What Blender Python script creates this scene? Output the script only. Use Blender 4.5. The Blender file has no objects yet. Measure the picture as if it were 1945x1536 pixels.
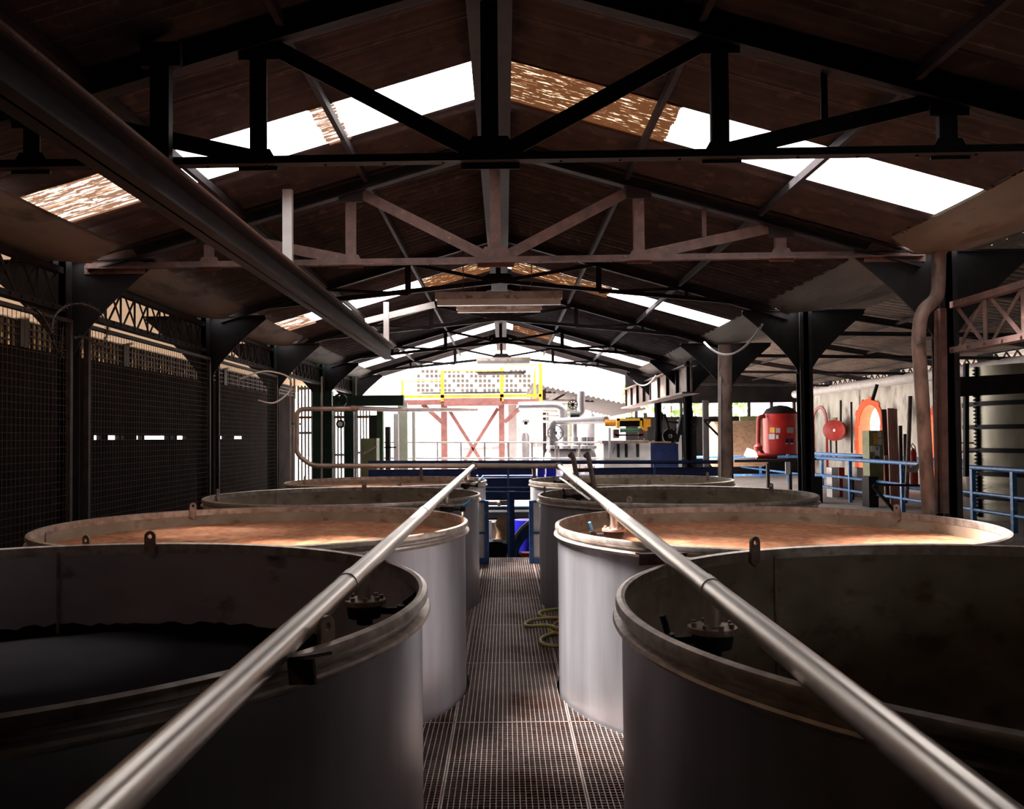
import bpy, bmesh, math, random
from mathutils import Vector, Matrix
random.seed(7)
sc = bpy.context.scene
PI = math.pi
# ------------------------------------------------------------------ camera
F, CX, CY = 1626.4, 943.9, 788.4
YAW, PITCH, ROLL, EYE = -0.0088, 0.026, 0.0089, 1.75
def cam_dir(u, v, w):
    c, s = math.cos(ROLL), math.sin(ROLL); u, v = c*u - s*v, s*u + c*v
    c, s = math.cos(PITCH), math.sin(PITCH); v, w = c*v - s*w, s*v + c*w
    c, s = math.cos(YAW), math.sin(YAW); u, w = c*u + s*w, -s*u + c*w
    return Vector((u, w, -v))
def at(x, y, Y):                      # the point at forward distance Y seen at photo pixel x, y
    d = cam_dir((x - CX)/F, (y - CY)/F, 1.0)
    return Vector((0, 0, EYE)) + d*(Y/d.y)
def atz(x, y, z):
    d = cam_dir((x - CX)/F, (y - CY)/F, 1.0)
    return Vector((0, 0, EYE)) + d*((z - EYE)/d.z)
cam = bpy.data.cameras.new('camera'); co = bpy.data.objects.new('camera', cam); sc.collection.objects.link(co)
r_, u_, b_ = cam_dir(1, 0, 0), -cam_dir(0, 1, 0), -cam_dir(0, 0, 1)
co.matrix_world = Matrix(((r_.x, u_.x, b_.x, 0), (r_.y, u_.y, b_.y, 0), (r_.z, u_.z, b_.z, EYE), (0, 0, 0, 1)))
cam.sensor_fit = 'HORIZONTAL'; cam.sensor_width = 36; cam.lens = F/1945*36
cam.shift_x = (972.5 - CX)/1945; cam.shift_y = (CY - 768)/1945
cam.clip_start = 0.02; cam.clip_end = 400
sc.camera = co
# ------------------------------------------------------------------ sky and exposure
w = bpy.data.worlds.new('overcast_sky'); sc.world = w; w.use_nodes = True
nt = w.node_tree; nt.nodes.clear()
out = nt.nodes.new('ShaderNodeOutputWorld'); bg = nt.nodes.new('ShaderNodeBackground')
bg.inputs[0].default_value = (1.0, 0.955, 0.94, 1); bg.inputs[1].default_value = 5.0
nt.links.new(bg.outputs[0], out.inputs[0])
sc.view_settings.view_transform = 'Standard'; sc.view_settings.look = 'None'
sc.view_settings.gamma = 1; sc.view_settings.use_curve_mapping = False
sc.view_settings.exposure = 0.55
sun = bpy.data.lights.new('sun', 'SUN'); sun.energy = 46.0; sun.angle = math.radians(20); sun.color = (1, .97, .95)
so = bpy.data.objects.new('sun', sun); sc.collection.objects.link(so); so.rotation_euler = Vector((.45, -.10, -.9)).to_track_quat('-Z', 'Y').to_euler()

# ------------------------------------------------------------------ materials
def N(t, typ, **kw):
    n = t.nodes.new(typ)
    for k, v in kw.items(): setattr(n, k, v)
    return n
def mat(name, c1, c2=None, scale=6, rough=.6, metal=0, bump=0, stretch=(1, 1, 1), detail=6, lo=.35, hi=.65, c3=None, s3=1.5, lo3=.55, hi3=.7, rvar=.1):
    m = bpy.data.materials.new(name); m.use_nodes = True; t = m.node_tree
    b = t.nodes['Principled BSDF']; b.inputs['Roughness'].default_value = rough; b.inputs['Metallic'].default_value = metal
    if c2 is None: c2 = tuple(x*.75 for x in c1)
    tc = N(t, 'ShaderNodeTexCoord'); mp = N(t, 'ShaderNodeMapping'); mp.inputs['Scale'].default_value = stretch
    t.links.new(tc.outputs['Object'], mp.inputs[0])
    nz = N(t, 'ShaderNodeTexNoise'); nz.inputs['Scale'].default_value = scale; nz.inputs['Detail'].default_value = detail
    t.links.new(mp.outputs[0], nz.inputs['Vector'])
    cr = N(t, 'ShaderNodeValToRGB'); cr.color_ramp.elements[0].position = lo; cr.color_ramp.elements[1].position = hi
    cr.color_ramp.elements[0].color = (*c2, 1); cr.color_ramp.elements[1].color = (*c1, 1)
    t.links.new(nz.outputs[0], cr.inputs[0]); col = cr.outputs[0]
    if c3:
        n3 = N(t, 'ShaderNodeTexNoise'); n3.inputs['Scale'].default_value = s3; n3.inputs['Detail'].default_value = 8
        t.links.new(mp.outputs[0], n3.inputs['Vector'])
        r3 = N(t, 'ShaderNodeMapRange'); r3.inputs[1].default_value = lo3; r3.inputs[2].default_value = hi3
        t.links.new(n3.outputs[0], r3.inputs[0])
        mx = N(t, 'ShaderNodeMixRGB'); mx.inputs[2].default_value = (*c3, 1)
        t.links.new(r3.outputs[0], mx.inputs[0]); t.links.new(col, mx.inputs[1]); col = mx.outputs[0]
    t.links.new(col, b.inputs['Base Color']); b.inputs['Specular IOR Level'].default_value = .5 if max(c1) > .12 else 0 if name in ('dark_sheet_wall', 'dark_wash_liquid') else .2
    rr = N(t, 'ShaderNodeMapRange'); rr.inputs[3].default_value = max(.05, rough - rvar); rr.inputs[4].default_value = min(1, rough + rvar)
    t.links.new(nz.outputs[0], rr.inputs[0]); t.links.new(rr.outputs[0], b.inputs['Roughness'])
    if bump:
        bp = N(t, 'ShaderNodeBump'); bp.inputs['Strength'].default_value = bump; bp.inputs['Distance'].default_value = .01
        t.links.new(nz.outputs[0], bp.inputs['Height']); t.links.new(bp.outputs[0], b.inputs['Normal'])
    return m
M = {}
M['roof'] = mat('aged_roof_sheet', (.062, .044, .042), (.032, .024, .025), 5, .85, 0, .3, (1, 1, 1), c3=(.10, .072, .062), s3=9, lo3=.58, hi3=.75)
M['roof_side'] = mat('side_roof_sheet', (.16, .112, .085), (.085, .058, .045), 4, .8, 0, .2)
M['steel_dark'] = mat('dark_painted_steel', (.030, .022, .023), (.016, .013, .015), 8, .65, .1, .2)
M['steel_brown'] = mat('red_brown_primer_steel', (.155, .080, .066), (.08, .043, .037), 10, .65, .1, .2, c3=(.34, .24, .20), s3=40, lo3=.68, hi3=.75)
M['steel_black'] = mat('black_steel', (.02, .018, .02), (.012, .011, .012), 8, .6, .1)
M['gutter'] = mat('weathered_gutter_cement', (.19, .165, .14), (.11, .095, .08), 3, .75, 0, .2, (1, .3, 1), c3=(.05, .042, .035), s3=6, lo3=.56, hi3=.72)
M['stain'] = mat('stainless_pipe', (.72, .66, .60), (.60, .54, .49), 3, .315, .95, 0, (1, .6, 1), detail=2, rvar=.01)
M['copper_pipe'] = mat('brown_tinted_steel_pipe', (.60, .47, .40), (.45, .34, .28), 6, .38, .55, 0)
M['shell'] = mat('tank_outer_steel', (.52, .50, .52), (.38, .35, .36), 5, .33, .75, .08, (1, 1, .12), c3=(.30, .25, .22), s3=3, lo3=.52, hi3=.8, rvar=.03)
M['inner'] = mat('tank_inner_steel_stained', (.44, .36, .27), (.29, .225, .16), 3.5, .6, .15, .15, (1, 1, 1.4), c3=(.17, .105, .07), s3=6, lo3=.56, hi3=.72)
M['inner_dark'] = mat('tank_inner_steel_grey', (.50, .45, .50), (.38, .34, .38), 2.5, .5, .3, .1, (1, 1, 1.5), c3=(.06, .05, .045), s3=4, lo3=.6, hi3=.75)
M['rim'] = mat('tank_rim_steel', (.62, .55, .49), (.38, .30, .25), 16, .36, .6, .15, c3=(.20, .13, .09), s3=22, lo3=.66, hi3=.8, rvar=.05)
M['foam'] = mat('fermenting_mash_foam', (.46, .185, .085), (.30, .10, .045), 16, .9, 0, 1.0, (1, 1, 1), c3=(.56, .29, .15), s3=4, lo3=.5, hi3=.72)
M['wash'] = mat('dark_wash_liquid', (.017, .015, .017), (.013, .012, .013), 3, .9, 0, 0)
M['wash_brown'] = mat('brown_wash_liquid', (.03, .018, .012), (.02, .012, .01), 3, .35, 0, .05)
M['scum'] = mat('dried_scum', (.025, .018, .014), (.01, .008, .007), 30, .9, 0, .8)
M['grate'] = mat('galvanised_grating', (.42, .34, .31), (.26, .20, .18), 3, .45, .6, 0, c3=(.20, .11, .08), s3=1.6, lo3=.5, hi3=.66)
M['cast'] = mat('black_cast_valve', (.03, .027, .028), (.015, .013, .014), 12, .5, .2, .2)
M['flange'] = mat('rusty_flange', (.42, .33, .28), (.24, .15, .11), 20, .5, .4, .2)
M['blue_handle'] = mat('blue_plastic_sleeve', (.03, .28, .65), (.02, .2, .5), 6, .4)
M['blue'] = mat('blue_painted_steel', (.035, .11, .30), (.02, .06, .17), 9, .45, .1, .1, c3=(.16, .24, .36), s3=12, lo3=.6, hi3=.75)
M['blue_rail'] = mat('worn_blue_rail_paint', (.08, .26, .58), (.05, .17, .42), 9, .4, .1, .1, c3=(.30, .36, .42), s3=9, lo3=.55, hi3=.72)
M['navy'] = mat('navy_painted_steel', (.022, .035, .12), (.012, .02, .07), 6, .45, .1, .05)
M['blue_plastic'] = mat('bright_blue_plastic', (.03, .03, .75), (.02, .02, .55), 4, .4)
M['yellow'] = mat('yellow_paint', (.75, .45, .03), (.60, .33, .02), 8, .45, 0, .1)
M['orange'] = mat('orange_machine_paint', (.85, .36, .02), (.7, .25, .015), 8, .4, 0, .1)
M['primer'] = mat('pink_red_primer', (.36, .15, .13), (.26, .10, .09), 8, .6, 0, .1)
M['green'] = mat('dark_green_paint', (.018, .045, .032), (.01, .028, .02), 6, .5, 0, .05)
M['green_mid'] = mat('mid_green_paint', (.05, .16, .08), (.03, .10, .05), 6, .5, 0, .05)
M['olive'] = mat('olive_paint', (.26, .27, .13), (.18, .19, .09), 5, .6, 0, .1)
M['pale_green'] = mat('pale_green_column_paint', (.42, .45, .33), (.33, .36, .26), 5, .6)
M['white'] = mat('white_paint', (.75, .74, .73), (.62, .60, .58), 6, .55, 0, .05)
M['white_wall'] = mat('flaking_whitewash', (.58, .54, .48), (.42, .38, .33), 2.5, .85, 0, .3, (1, 1, .5), c3=(.12, .10, .085), s3=1.6, lo3=.52, hi3=.66)
M['orange_wall'] = mat('orange_red_trim_paint', (.75, .12, .035), (.6, .085, .025), 5, .7, 0, .2)
M['concrete'] = mat('pale_concrete', (.45, .42, .38), (.34, .31, .28), 3, .85, 0, .2)
M['floor'] = mat('concrete_floor', (.38, .34, .31), (.26, .23, .21), 1.5, .8, 0, .1)
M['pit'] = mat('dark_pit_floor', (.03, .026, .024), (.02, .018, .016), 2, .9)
M['silver'] = mat('aluminium_cladding', (.36, .34, .35), (.27, .255, .26), 3, .4, .55, .05)
M['mesh'] = mat('rusty_wire_mesh', (.055, .038, .032), (.025, .018, .016), 10, .6, .3)
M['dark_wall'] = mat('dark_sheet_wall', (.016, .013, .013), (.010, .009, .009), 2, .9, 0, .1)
M['corr_white'] = mat('pale_corrugated_sheet', (.50, .52, .54), (.38, .39, .40), 3, .6, .2)
M['hose_green'] = mat('yellow_green_hose', (.32, .34, .05), (.22, .20, .04), 6, .5, 0, .1, c3=(.40, .16, .07), s3=5, lo3=.5, hi3=.6)
M['red'] = mat('red_tank_paint', (.55, .018, .012), (.38, .012, .01), 5, .4, 0, .05)
M['red_dull'] = mat('dull_red_paint', (.36, .03, .022), (.24, .02, .016), 6, .5, 0, .05)
M['rustpipe'] = mat('rusty_downpipe', (.30, .205, .165), (.13, .085, .07), 7, .6, .2, .5, (1, 1, .5), c3=(.05, .04, .035), s3=9, lo3=.55, hi3=.7)
M['pvc'] = mat('grey_white_pipe', (.52, .49, .48), (.42, .38, .37), 5, .5)
M['wood'] = mat('dark_brown_plank', (.075, .048, .040), (.04, .027, .023), 5, .7, 0, .2, (1, 1, .15))
M['pinkwood'] = mat('pink_brown_painted_plank', (.62, .34, .30), (.48, .25, .22), 5, .7, 0, .2, (1, 1, .15))  # pink lightened to stand for the daylight from the arch
M['tan'] = mat('tan_insulation', (.36, .22, .13), (.24, .14, .08), 9, .9, 0, .6)
M['lampgrey'] = mat('dusty_lamp_plastic', (.55, .47, .41), (.36, .28, .23), 9, .45, 0, .1, c3=(.18, .12, .09), s3=14, lo3=.56, hi3=.7)
M['lamptube'] = mat('unlit_tube_diffuser', (.62, .57, .52), (.5, .45, .41), 5, .35)
M['cable'] = mat('pale_cable', (.55, .50, .45), (.4, .36, .32), 8, .5)
M['gauge'] = mat('gauge_face', (.8, .78, .72), (.7, .68, .6), 5, .4)
M['sand'] = mat('outside_ground', (.55, .52, .48), (.45, .42, .38), .6, .9)
M['leaf'] = mat('leaf_green', (.18, .30, .05), (.08, .16, .03), 5, .7)
M['olive_steel'] = mat('aged_olive_steel', (.36, .34, .27), (.24, .23, .18), 3, .33, .85, .05, (1, 1, .3), rvar=.02)
M['window_brown'] = mat('brown_block_window', (.06, .045, .035), (.04, .03, .025), 3, .6)
M['paper'] = mat('paper_sheet', (.70, .72, .74), (.6, .62, .64), 5, .7)
M['ink'] = mat('black_print', (.03, .03, .035), None, 5, .7)
M['yellow_label'] = mat('yellow_label', (.80, .48, .04), None, 5, .6)
def sheet_mat(name, clear, rust, lo, hi, scale, stretch, tint=(1, 1, 1), thick=(.5, .3, .15)):
    m = bpy.data.materials.new(name); m.use_nodes = True; t = m.node_tree; t.nodes.clear()
    o = N(t, 'ShaderNodeOutputMaterial'); tc = N(t, 'ShaderNodeTexCoord'); mp = N(t, 'ShaderNodeMapping'); mp.inputs['Scale'].default_value = stretch
    nz = N(t, 'ShaderNodeTexNoise'); nz.inputs['Scale'].default_value = scale; nz.inputs['Detail'].default_value = 10; nz.inputs['Roughness'].default_value = .7
    mr = N(t, 'ShaderNodeMapRange'); mr.inputs[1].default_value = lo; mr.inputs[2].default_value = hi
    t.links.new(tc.outputs['Object'], mp.inputs[0]); t.links.new(mp.outputs[0], nz.inputs['Vector']); t.links.new(nz.outputs[0], mr.inputs[0])
    tr = N(t, 'ShaderNodeBsdfTransparent'); tr.inputs[0].default_value = (*clear, 1)
    tl = N(t, 'ShaderNodeBsdfTranslucent'); tl.inputs[0].default_value = (*thick, 1)
    df = N(t, 'ShaderNodeBsdfDiffuse'); df.inputs[0].default_value = (*rust, 1)
    m1 = N(t, 'ShaderNodeMixShader'); m1.inputs[0].default_value = .5; t.links.new(tl.outputs[0], m1.inputs[1]); t.links.new(df.outputs[0], m1.inputs[2])
    m2 = N(t, 'ShaderNodeMixShader'); t.links.new(mr.outputs[0], m2.inputs[0]); t.links.new(m1.outputs[0], m2.inputs[1]); t.links.new(tr.outputs[0], m2.inputs[2])
    t.links.new(m2.outputs[0], o.inputs[0]); return m
M['sky_clear'] = sheet_mat('clear_skylight_sheet', (.96, .96, .96), (.3, .2, .15), .10, .22, 3, (1, 3, 1), thick=(.7, .6, .5))
M['sky_dirty'] = sheet_mat('dirty_skylight_sheet', (.9, .75, .62), (.16, .09, .06), .50, .64, 7, (.8, 6, 1), thick=(.03, .016, .010))
M['sky_rust'] = sheet_mat('rust_brown_skylight_sheet', (1, .72, .45), (.10, .05, .035), .56, .72, 9, (.8, 7, 1), thick=(.014, .0055, .0022))
M['window_dim'] = sheet_mat('dimming_window_pane', (.30, .22, .14), (.2, .15, .1), .45, .62, 7, (1, 1, 1), thick=(.12, .085, .055))  # brown tinted pane, added to dim the daylight in the left grid windows
M['left_roof'] = sheet_mat('lit_tan_roof_sheet', (.5, .4, .3), (.30, .21, .15), .80, .95, 5, (1, 1, 1), thick=(.042, .028, .018))  # tan lightened and made translucent so the left roof looks lit

# ------------------------------------------------------------------ mesh helpers
class MB:
    def __init__(s): s.v = []; s.f = []; s.mi = []; s.cur = 0
    def add(s, vs, fs):
        o = len(s.v); s.v += [Vector(p) for p in vs]
        for f in fs: s.f.append([i + o for i in f]); s.mi.append(s.cur)
        return s
    def box(s, a, b):
        x0, x1 = sorted((a[0], b[0])); y0, y1 = sorted((a[1], b[1])); z0, z1 = sorted((a[2], b[2]))
        return s.add([(x0, y0, z0), (x1, y0, z0), (x1, y1, z0), (x0, y1, z0), (x0, y0, z1), (x1, y0, z1), (x1, y1, z1), (x0, y1, z1)],
            [(0, 3, 2, 1), (4, 5, 6, 7), (0, 1, 5, 4), (1, 2, 6, 5), (2, 3, 7, 6), (3, 0, 4, 7)])
    def bar(s, p, q, w, h, up=(0, 0, 1)):
        p = Vector(p); q = Vector(q); d = (q - p).normalized(); up = Vector(up)
        if abs(d.dot(up)) > .99: up = Vector((0, 1, 0))
        a = d.cross(up).normalized()*(w/2); b = a.cross(d).normalized()*(h/2)
        vs = [p - a - b, p + a - b, p + a + b, p - a + b, q - a - b, q + a - b, q + a + b, q - a + b]
        return s.add(vs, [(0, 1, 2, 3), (7, 6, 5, 4), (0, 4, 5, 1), (1, 5, 6, 2), (2, 6, 7, 3), (3, 7, 4, 0)])
    def ibeam(s, p, q, w, h, t=.012, up=(0, 0, 1)):
        p = Vector(p); q = Vector(q); d = (q - p).normalized(); up = Vector(up)
        if abs(d.dot(up)) > .99: up = Vector((0, 1, 0))
        b = (d.cross(up).normalized()).cross(d).normalized()
        s.bar(p, q, t, h, up); o = b*(h/2 - t/2)
        s.bar(p + o, q + o, w, t, up); s.bar(p - o, q - o, w, t, up); return s
    def angle(s, p, q, w, up=(0, 0, 1), t=.008):
        p = Vector(p); q = Vector(q); d = (q - p).normalized(); up = Vector(up)
        if abs(d.dot(up)) > .99: up = Vector((0, 1, 0))
        a = d.cross(up).normalized(); b = a.cross(d).normalized()
        s.bar(p + a*(w/2), q + a*(w/2), w, t, up); s.bar(p + b*(w/2), q + b*(w/2), t, w, up); return s
    def tube(s, pts, r, n=12, cap=True):
        pts = [Vector(p) for p in pts]; rs = r if isinstance(r, (list, tuple)) else [r]*len(pts)
        o = len(s.v); prev = None
        for i, p in enumerate(pts):
            d = (pts[min(i + 1, len(pts) - 1)] - pts[max(i - 1, 0)])
            d = d.normalized() if d.length > 1e-9 else Vector((0, 0, 1))
            if prev is None:
                ref = Vector((0, 0, 1)) if abs(d.z) < .9 else Vector((1, 0, 0)); a = d.cross(ref).normalized()
            else: a = (prev - d*prev.dot(d)).normalized()
            prev = a; b = d.cross(a)
            for k in range(n):
                t = 2*PI*k/n; s.v.append(p + a*math.cos(t)*rs[i] + b*math.sin(t)*rs[i])
        for i in range(len(pts) - 1):
            for k in range(n):
                s.f.append([o + i*n + k, o + i*n + (k + 1) % n, o + (i + 1)*n + (k + 1) % n, o + (i + 1)*n + k]); s.mi.append(s.cur)
        if cap:
            s.f.append([o + k for k in range(n)][::-1]); s.mi.append(s.cur)
            s.f.append([o + (len(pts) - 1)*n + k for k in range(n)]); s.mi.append(s.cur)
        return s
    def cyl(s, p, q, r, n=20): return s.tube([p, q], r, n)
    def lathe(s, prof, c=(0, 0, 0), n=96, close=False, rot=None):
        c = Vector(c); o = len(s.v); m = len(prof)
        for k in range(n):
            t = 2*PI*k/n
            for r, z in prof:
                p = Vector((r*math.cos(t), r*math.sin(t), z))
                if rot: p = rot @ p
                s.v.append(c + p)
        for k in range(n):
            k2 = (k + 1) % n
            for j in range(m if close else m - 1):
                j2 = (j + 1) % m
                s.f.append([o + k*m + j, o + k2*m + j, o + k2*m + j2, o + k*m + j2]); s.mi.append(s.cur)
        return s
    def prism(s, poly, axis_vec):
        a = Vector(axis_vec); n = len(poly); vs = [Vector(p) for p in poly] + [Vector(p) + a for p in poly]
        return s.add(vs, [list(range(n))[::-1], list(range(n, 2*n))] + [(i, (i + 1) % n, n + (i + 1) % n, n + i) for i in range(n)])
    def build(s, name, m, parent=None, smooth=False, tagd=None):
        me = bpy.data.meshes.new(name); o = bpy.data.objects.new(name, me)
        off = Vector((0, 0, 0))
        if parent is not None:
            off = parent['_base'] if '_base' in parent else (0, 0, 0); off = Vector(off)
            o.parent = parent
        vs = s.v
        if parent is None:
            lo = [min(p[i] for p in vs) for i in range(3)]; hi = [max(p[i] for p in vs) for i in range(3)]
            off = Vector(((lo[0] + hi[0])/2, (lo[1] + hi[1])/2, lo[2])); o.location = off
        else:
            o.location = (0, 0, 0)
        me.from_pydata([tuple(p - off) for p in vs], [], s.f)
        ms = m if isinstance(m, (list, tuple)) else [m]
        for x in ms: me.materials.append(x if not isinstance(x, str) else M[x])
        if len(ms) > 1:
            for p, i in zip(me.polygons, s.mi): p.material_index = i
        bm = bmesh.new(); bm.from_mesh(me); bmesh.ops.recalc_face_normals(bm, faces=bm.faces); bm.to_mesh(me); bm.free()
        if smooth:
            for p in me.polygons: p.use_smooth = True
            me.set_sharp_from_angle(angle=math.radians(38))
        sc.collection.objects.link(o)
        o['_base'] = tuple(off)
        return o
LABELS = {}
def tag(o, label, cat, group=None, kind=None):
    o['label'] = label; o['category'] = cat
    if group: o['group'] = group
    if kind: o['kind'] = kind
    return o
def thing(name, label, cat, base, group=None):
    o = bpy.data.objects.new(name, None); sc.collection.objects.link(o); o.location = base; o['_base'] = tuple(base); o.empty_display_size = .1
    return tag(o, label, cat, group)
def struct(o): o['kind'] = 'structure'; return o
def arc(c, r, a0, a1, n, ex, ey):
    c = Vector(c); ex = Vector(ex); ey = Vector(ey)
    return [c + ex*r*math.cos(a0 + (a1 - a0)*i/n) + ey*r*math.sin(a0 + (a1 - a0)*i/n) for i in range(n + 1)]
def bend(pts, r, n=5):                 # round the corners of a polyline
    pts = [Vector(p) for p in pts]; o = [pts[0]]
    for i in range(1, len(pts) - 1):
        a, b, c = pts[i - 1], pts[i], pts[i + 1]
        d1 = (a - b); d2 = (c - b); k = min(r, d1.length*.45, d2.length*.45); p = b + d1.normalized()*k; q = b + d2.normalized()*k
        for j in range(n + 1):
            t = j/n; o.append(p*(1 - t)**2 + b*2*t*(1 - t) + q*t*t)
    return o + [pts[-1]]

# ------------------------------------------------------------------ room shell
RX, RH, SL = -.06, 2.5, .29            # ridge x, ridge height over the eye, slope
EX = 3.28                              # eave half width
Y0, Y1 = -2.5, 22.0
def rz(x, off=0): return EYE + RH - SL*abs(x - RX) + off
def corr(y, big=.03, small=.008):
    t = (y/.29) % 1.0; b = max(-1, min(1, 2.2*math.sin(2*PI*t)))
    return big*.5*b + small*math.sin(2*PI*y/.0725)
def roof_strip(name, x0, z0, x1, z1, ya, yb, m, nx=1, big=.03, small=.008, step=.018):
    b = MB(); n = int((yb - ya)/step) + 1; vs = []; fs = []
    for i in range(n + 1):
        y = ya + (yb - ya)*i/n; c = corr(y, big, small)
        for j in range(nx + 1):
            t = j/nx; vs.append((x0 + (x1 - x0)*t, y, z0 + (z1 - z0)*t + c))
    for i in range(n):
        for j in range(nx):
            a = i*(nx + 1) + j; fs.append((a, a + 1, a + nx + 2, a + nx + 1))
    b.add(vs, fs); return b.build(name, m, None, True)
sky = [(5.51, 6.20), (11.75, 12.5), (18.2, 19.3)]
segs = []; y = Y0
for a, b in sky: segs.append((y, a)); y = b
segs.append((y, Y1))
for sd in (-1, 1):
    for a, b in segs:
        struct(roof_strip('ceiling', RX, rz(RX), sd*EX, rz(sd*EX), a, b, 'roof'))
wn = 0
def skylight(x0, x1, a, b, m):
    global wn
    wn += 1; z = -.012
    struct(roof_strip('window_%d' % wn, x0, rz(x0, z), x1, rz(x1, z), a - .03, b + .03, m, 6, .02, .006))
# left side: clear sheets, dirty towards the eave
skylight(-.17, -1.10, 5.51, 6.20, 'sky_clear'); skylight(-1.10, -1.26, 5.51, 6.20, 'sky_dirty'); skylight(-1.26, -2.55, 5.51, 6.20, 'sky_clear'); skylight(-2.55, -2.86, 5.51, 6.20, 'sky_dirty'); skylight(-2.86, -3.28, 5.51, 6.20, 'sky_dirty')
skylight(-.15, -1.12, 11.75, 12.5, 'sky_rust'); skylight(-1.12, -2.75, 11.75, 12.5, 'sky_clear'); skylight(-2.75, -3.28, 11.75, 12.5, 'sky_dirty')
skylight(-.2, -3.28, 18.2, 19.3, 'sky_clear')
# right side: rust brown sheet by the ridge, clear beyond
skylight(.02, 1.17, 5.51, 6.20, 'sky_rust'); skylight(1.17, 3.12, 5.51, 6.20, 'sky_clear'); 
skylight(.12, 1.5, 11.75, 12.5, 'sky_rust'); skylight(1.5, 3.12, 11.75, 12.5, 'sky_clear')
skylight(.2, 1.1, 18.2, 19.3, 'sky_rust'); skylight(1.1, 3.12, 18.2, 19.3, 'sky_clear')
# side naves
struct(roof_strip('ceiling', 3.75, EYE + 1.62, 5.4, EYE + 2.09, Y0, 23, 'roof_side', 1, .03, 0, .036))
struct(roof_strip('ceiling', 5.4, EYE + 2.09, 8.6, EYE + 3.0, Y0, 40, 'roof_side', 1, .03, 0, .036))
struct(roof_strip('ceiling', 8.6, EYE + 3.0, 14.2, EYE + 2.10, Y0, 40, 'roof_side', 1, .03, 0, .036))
struct(roof_strip('ceiling', -3.75, EYE + 1.62, -4.6, EYE + 1.95, Y0, 27, 'left_roof', 1, .03, 0, .036))
struct(roof_strip('ceiling', -4.6, EYE + 1.95, -6.7, EYE + 1.48, Y0, 27, 'left_roof', 1, .03, 0, .036))
# floors
struct(MB().box((3.75, Y0, -.2), (14.0, 40, 0)).build('floor', 'floor'))
struct(MB().box((-6.2, Y0, -.2), (-3.75, 22, 0)).build('floor', 'floor'))
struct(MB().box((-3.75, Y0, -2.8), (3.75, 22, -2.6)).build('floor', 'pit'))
struct(MB().box((-60, 22, -.35), (3.75, 90, -.05)).build('floor', 'sand'))
struct(MB().box((3.75, 40, -.35), (90, 90, -.05)).build('floor', 'sand'))
struct(MB().box((14.3, -5, -.35), (90, 40, -.05)).build('floor', 'sand'))
struct(MB().box((-60, -5, -.35), (-6.3, 22, -.05)).build('floor', 'sand'))
struct(MB().box((.95, 16.2, -.2), (3.75, 22, 0)).build('floor', 'floor')); struct(MB().box((-3.75, 14.6, -.2), (-1.0, 22, 0)).build('floor', 'floor'))
# near end wall behind the camera keeps the hall dark
struct(MB().box((-9.3, Y0 - .15, -2.6), (3.9, Y0, EYE + 3.1)).box((8.4, Y0 - .15, -.2), (14.2, Y0, EYE + 3.1)).box((3.9, Y0 - .15, -.2), (8.4, Y0, 1.9)).box((3.9, Y0 - .15, 2.9), (8.4, Y0, EYE + 3.1)).box((3.9, Y0 - .15, 1.9), (6.9, Y0, 2.9)).build('wall_back', 'dark_wall'))
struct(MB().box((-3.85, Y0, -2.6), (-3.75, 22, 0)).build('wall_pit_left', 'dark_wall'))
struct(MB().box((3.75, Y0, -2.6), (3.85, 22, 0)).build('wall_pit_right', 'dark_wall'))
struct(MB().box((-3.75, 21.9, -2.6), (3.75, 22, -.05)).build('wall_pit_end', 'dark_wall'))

# ------------------------------------------------------------------ roof trusses
def gusset(b, x, y, z, w, h, t=.012):
    p = [(x - w/2, y, z - h*.2), (x - w/2, y, z + h*.15), (x - w*.3, y, z + h*.8), (x + w*.3, y, z + h*.8), (x + w/2, y, z + h*.15), (x + w/2, y, z - h*.2)]
    b.prism(p, (0, t, 0))
def truss_a(Y, m, label, tilt, hc=1.43):
    t = thing('roof_truss', label, 'roof truss', (RX, Y, EYE + hc), 'roof trusses under the main roof')
    zc = lambda x: EYE + hc + tilt*(x - RX)
    zt = lambda x: rz(x) - .085
    L, R = -3.42, 3.42
    ch = MB().angle((L, Y, zc(L)), (R, Y, zc(R)), .055).angle((L, Y - .016, zc(L)), (R, Y - .016, zc(R)), .05, (0, -.0001, 1))
    for x in [k*.3 - 3.3 for k in range(23)]: ch.cyl((x, Y - .03, zc(x) - .012), (x, Y - .03, zc(x) + .02), .008, 6)
    ch.build('bottom_chord', m, t)
    MB().ibeam((RX, Y, zt(RX)), (L, Y, zt(L)), .09, .11).ibeam((RX, Y, zt(RX)), (R, Y, zt(R)), .09, .11).build('top_chord', 'steel_dark', t)
    xs = [-2.42, -1.25, RX, 1.12, 2.28]
    for x in xs:
        w = .085
        MB().bar((x, Y, zc(x)), (x, Y, zt(x)), w, .012, (0, 1, 0)).bar((x - w/2, Y + .02, zc(x)), (x - w/2, Y + .02, zt(x)), .008, .04, (0, 1, 0)).build('post', m, t)
    def diag(xa, xb): MB().bar((xa, Y + .012, zc(xa) + .05), (xb, Y + .012, zt(xb) - .03), .085, .01, (0, 1, 0)).build('diagonal', m, t)
    diag(RX - .06, -1.22); diag(RX + .06, 1.10); diag(-1.28, -2.40); diag(1.16, 2.26)
    for x in xs + [-3.2, 3.2]:
        g = MB(); gusset(g, x, Y - .012, zc(x), .5 if abs(x) > 3 else .30 if x == RX else .20, .2 if abs(x) > 3 else .11 if x != RX else .17)
        g.build('gusset_plate', m, t)
    for x in xs: MB().box((x - .10, Y - .014, zt(x) - .12), (x + .10, Y + .0, zt(x) + .02)).build('gusset_plate', 'steel_dark', t)
    for x in (1.66, -1.78):
        MB().bar((x, Y + .03, zc(x) + .20), (x, Y + .03, zt(x)), .035, .01, (0, 1, 0)).build('strut', m, t)
    return t
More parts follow.
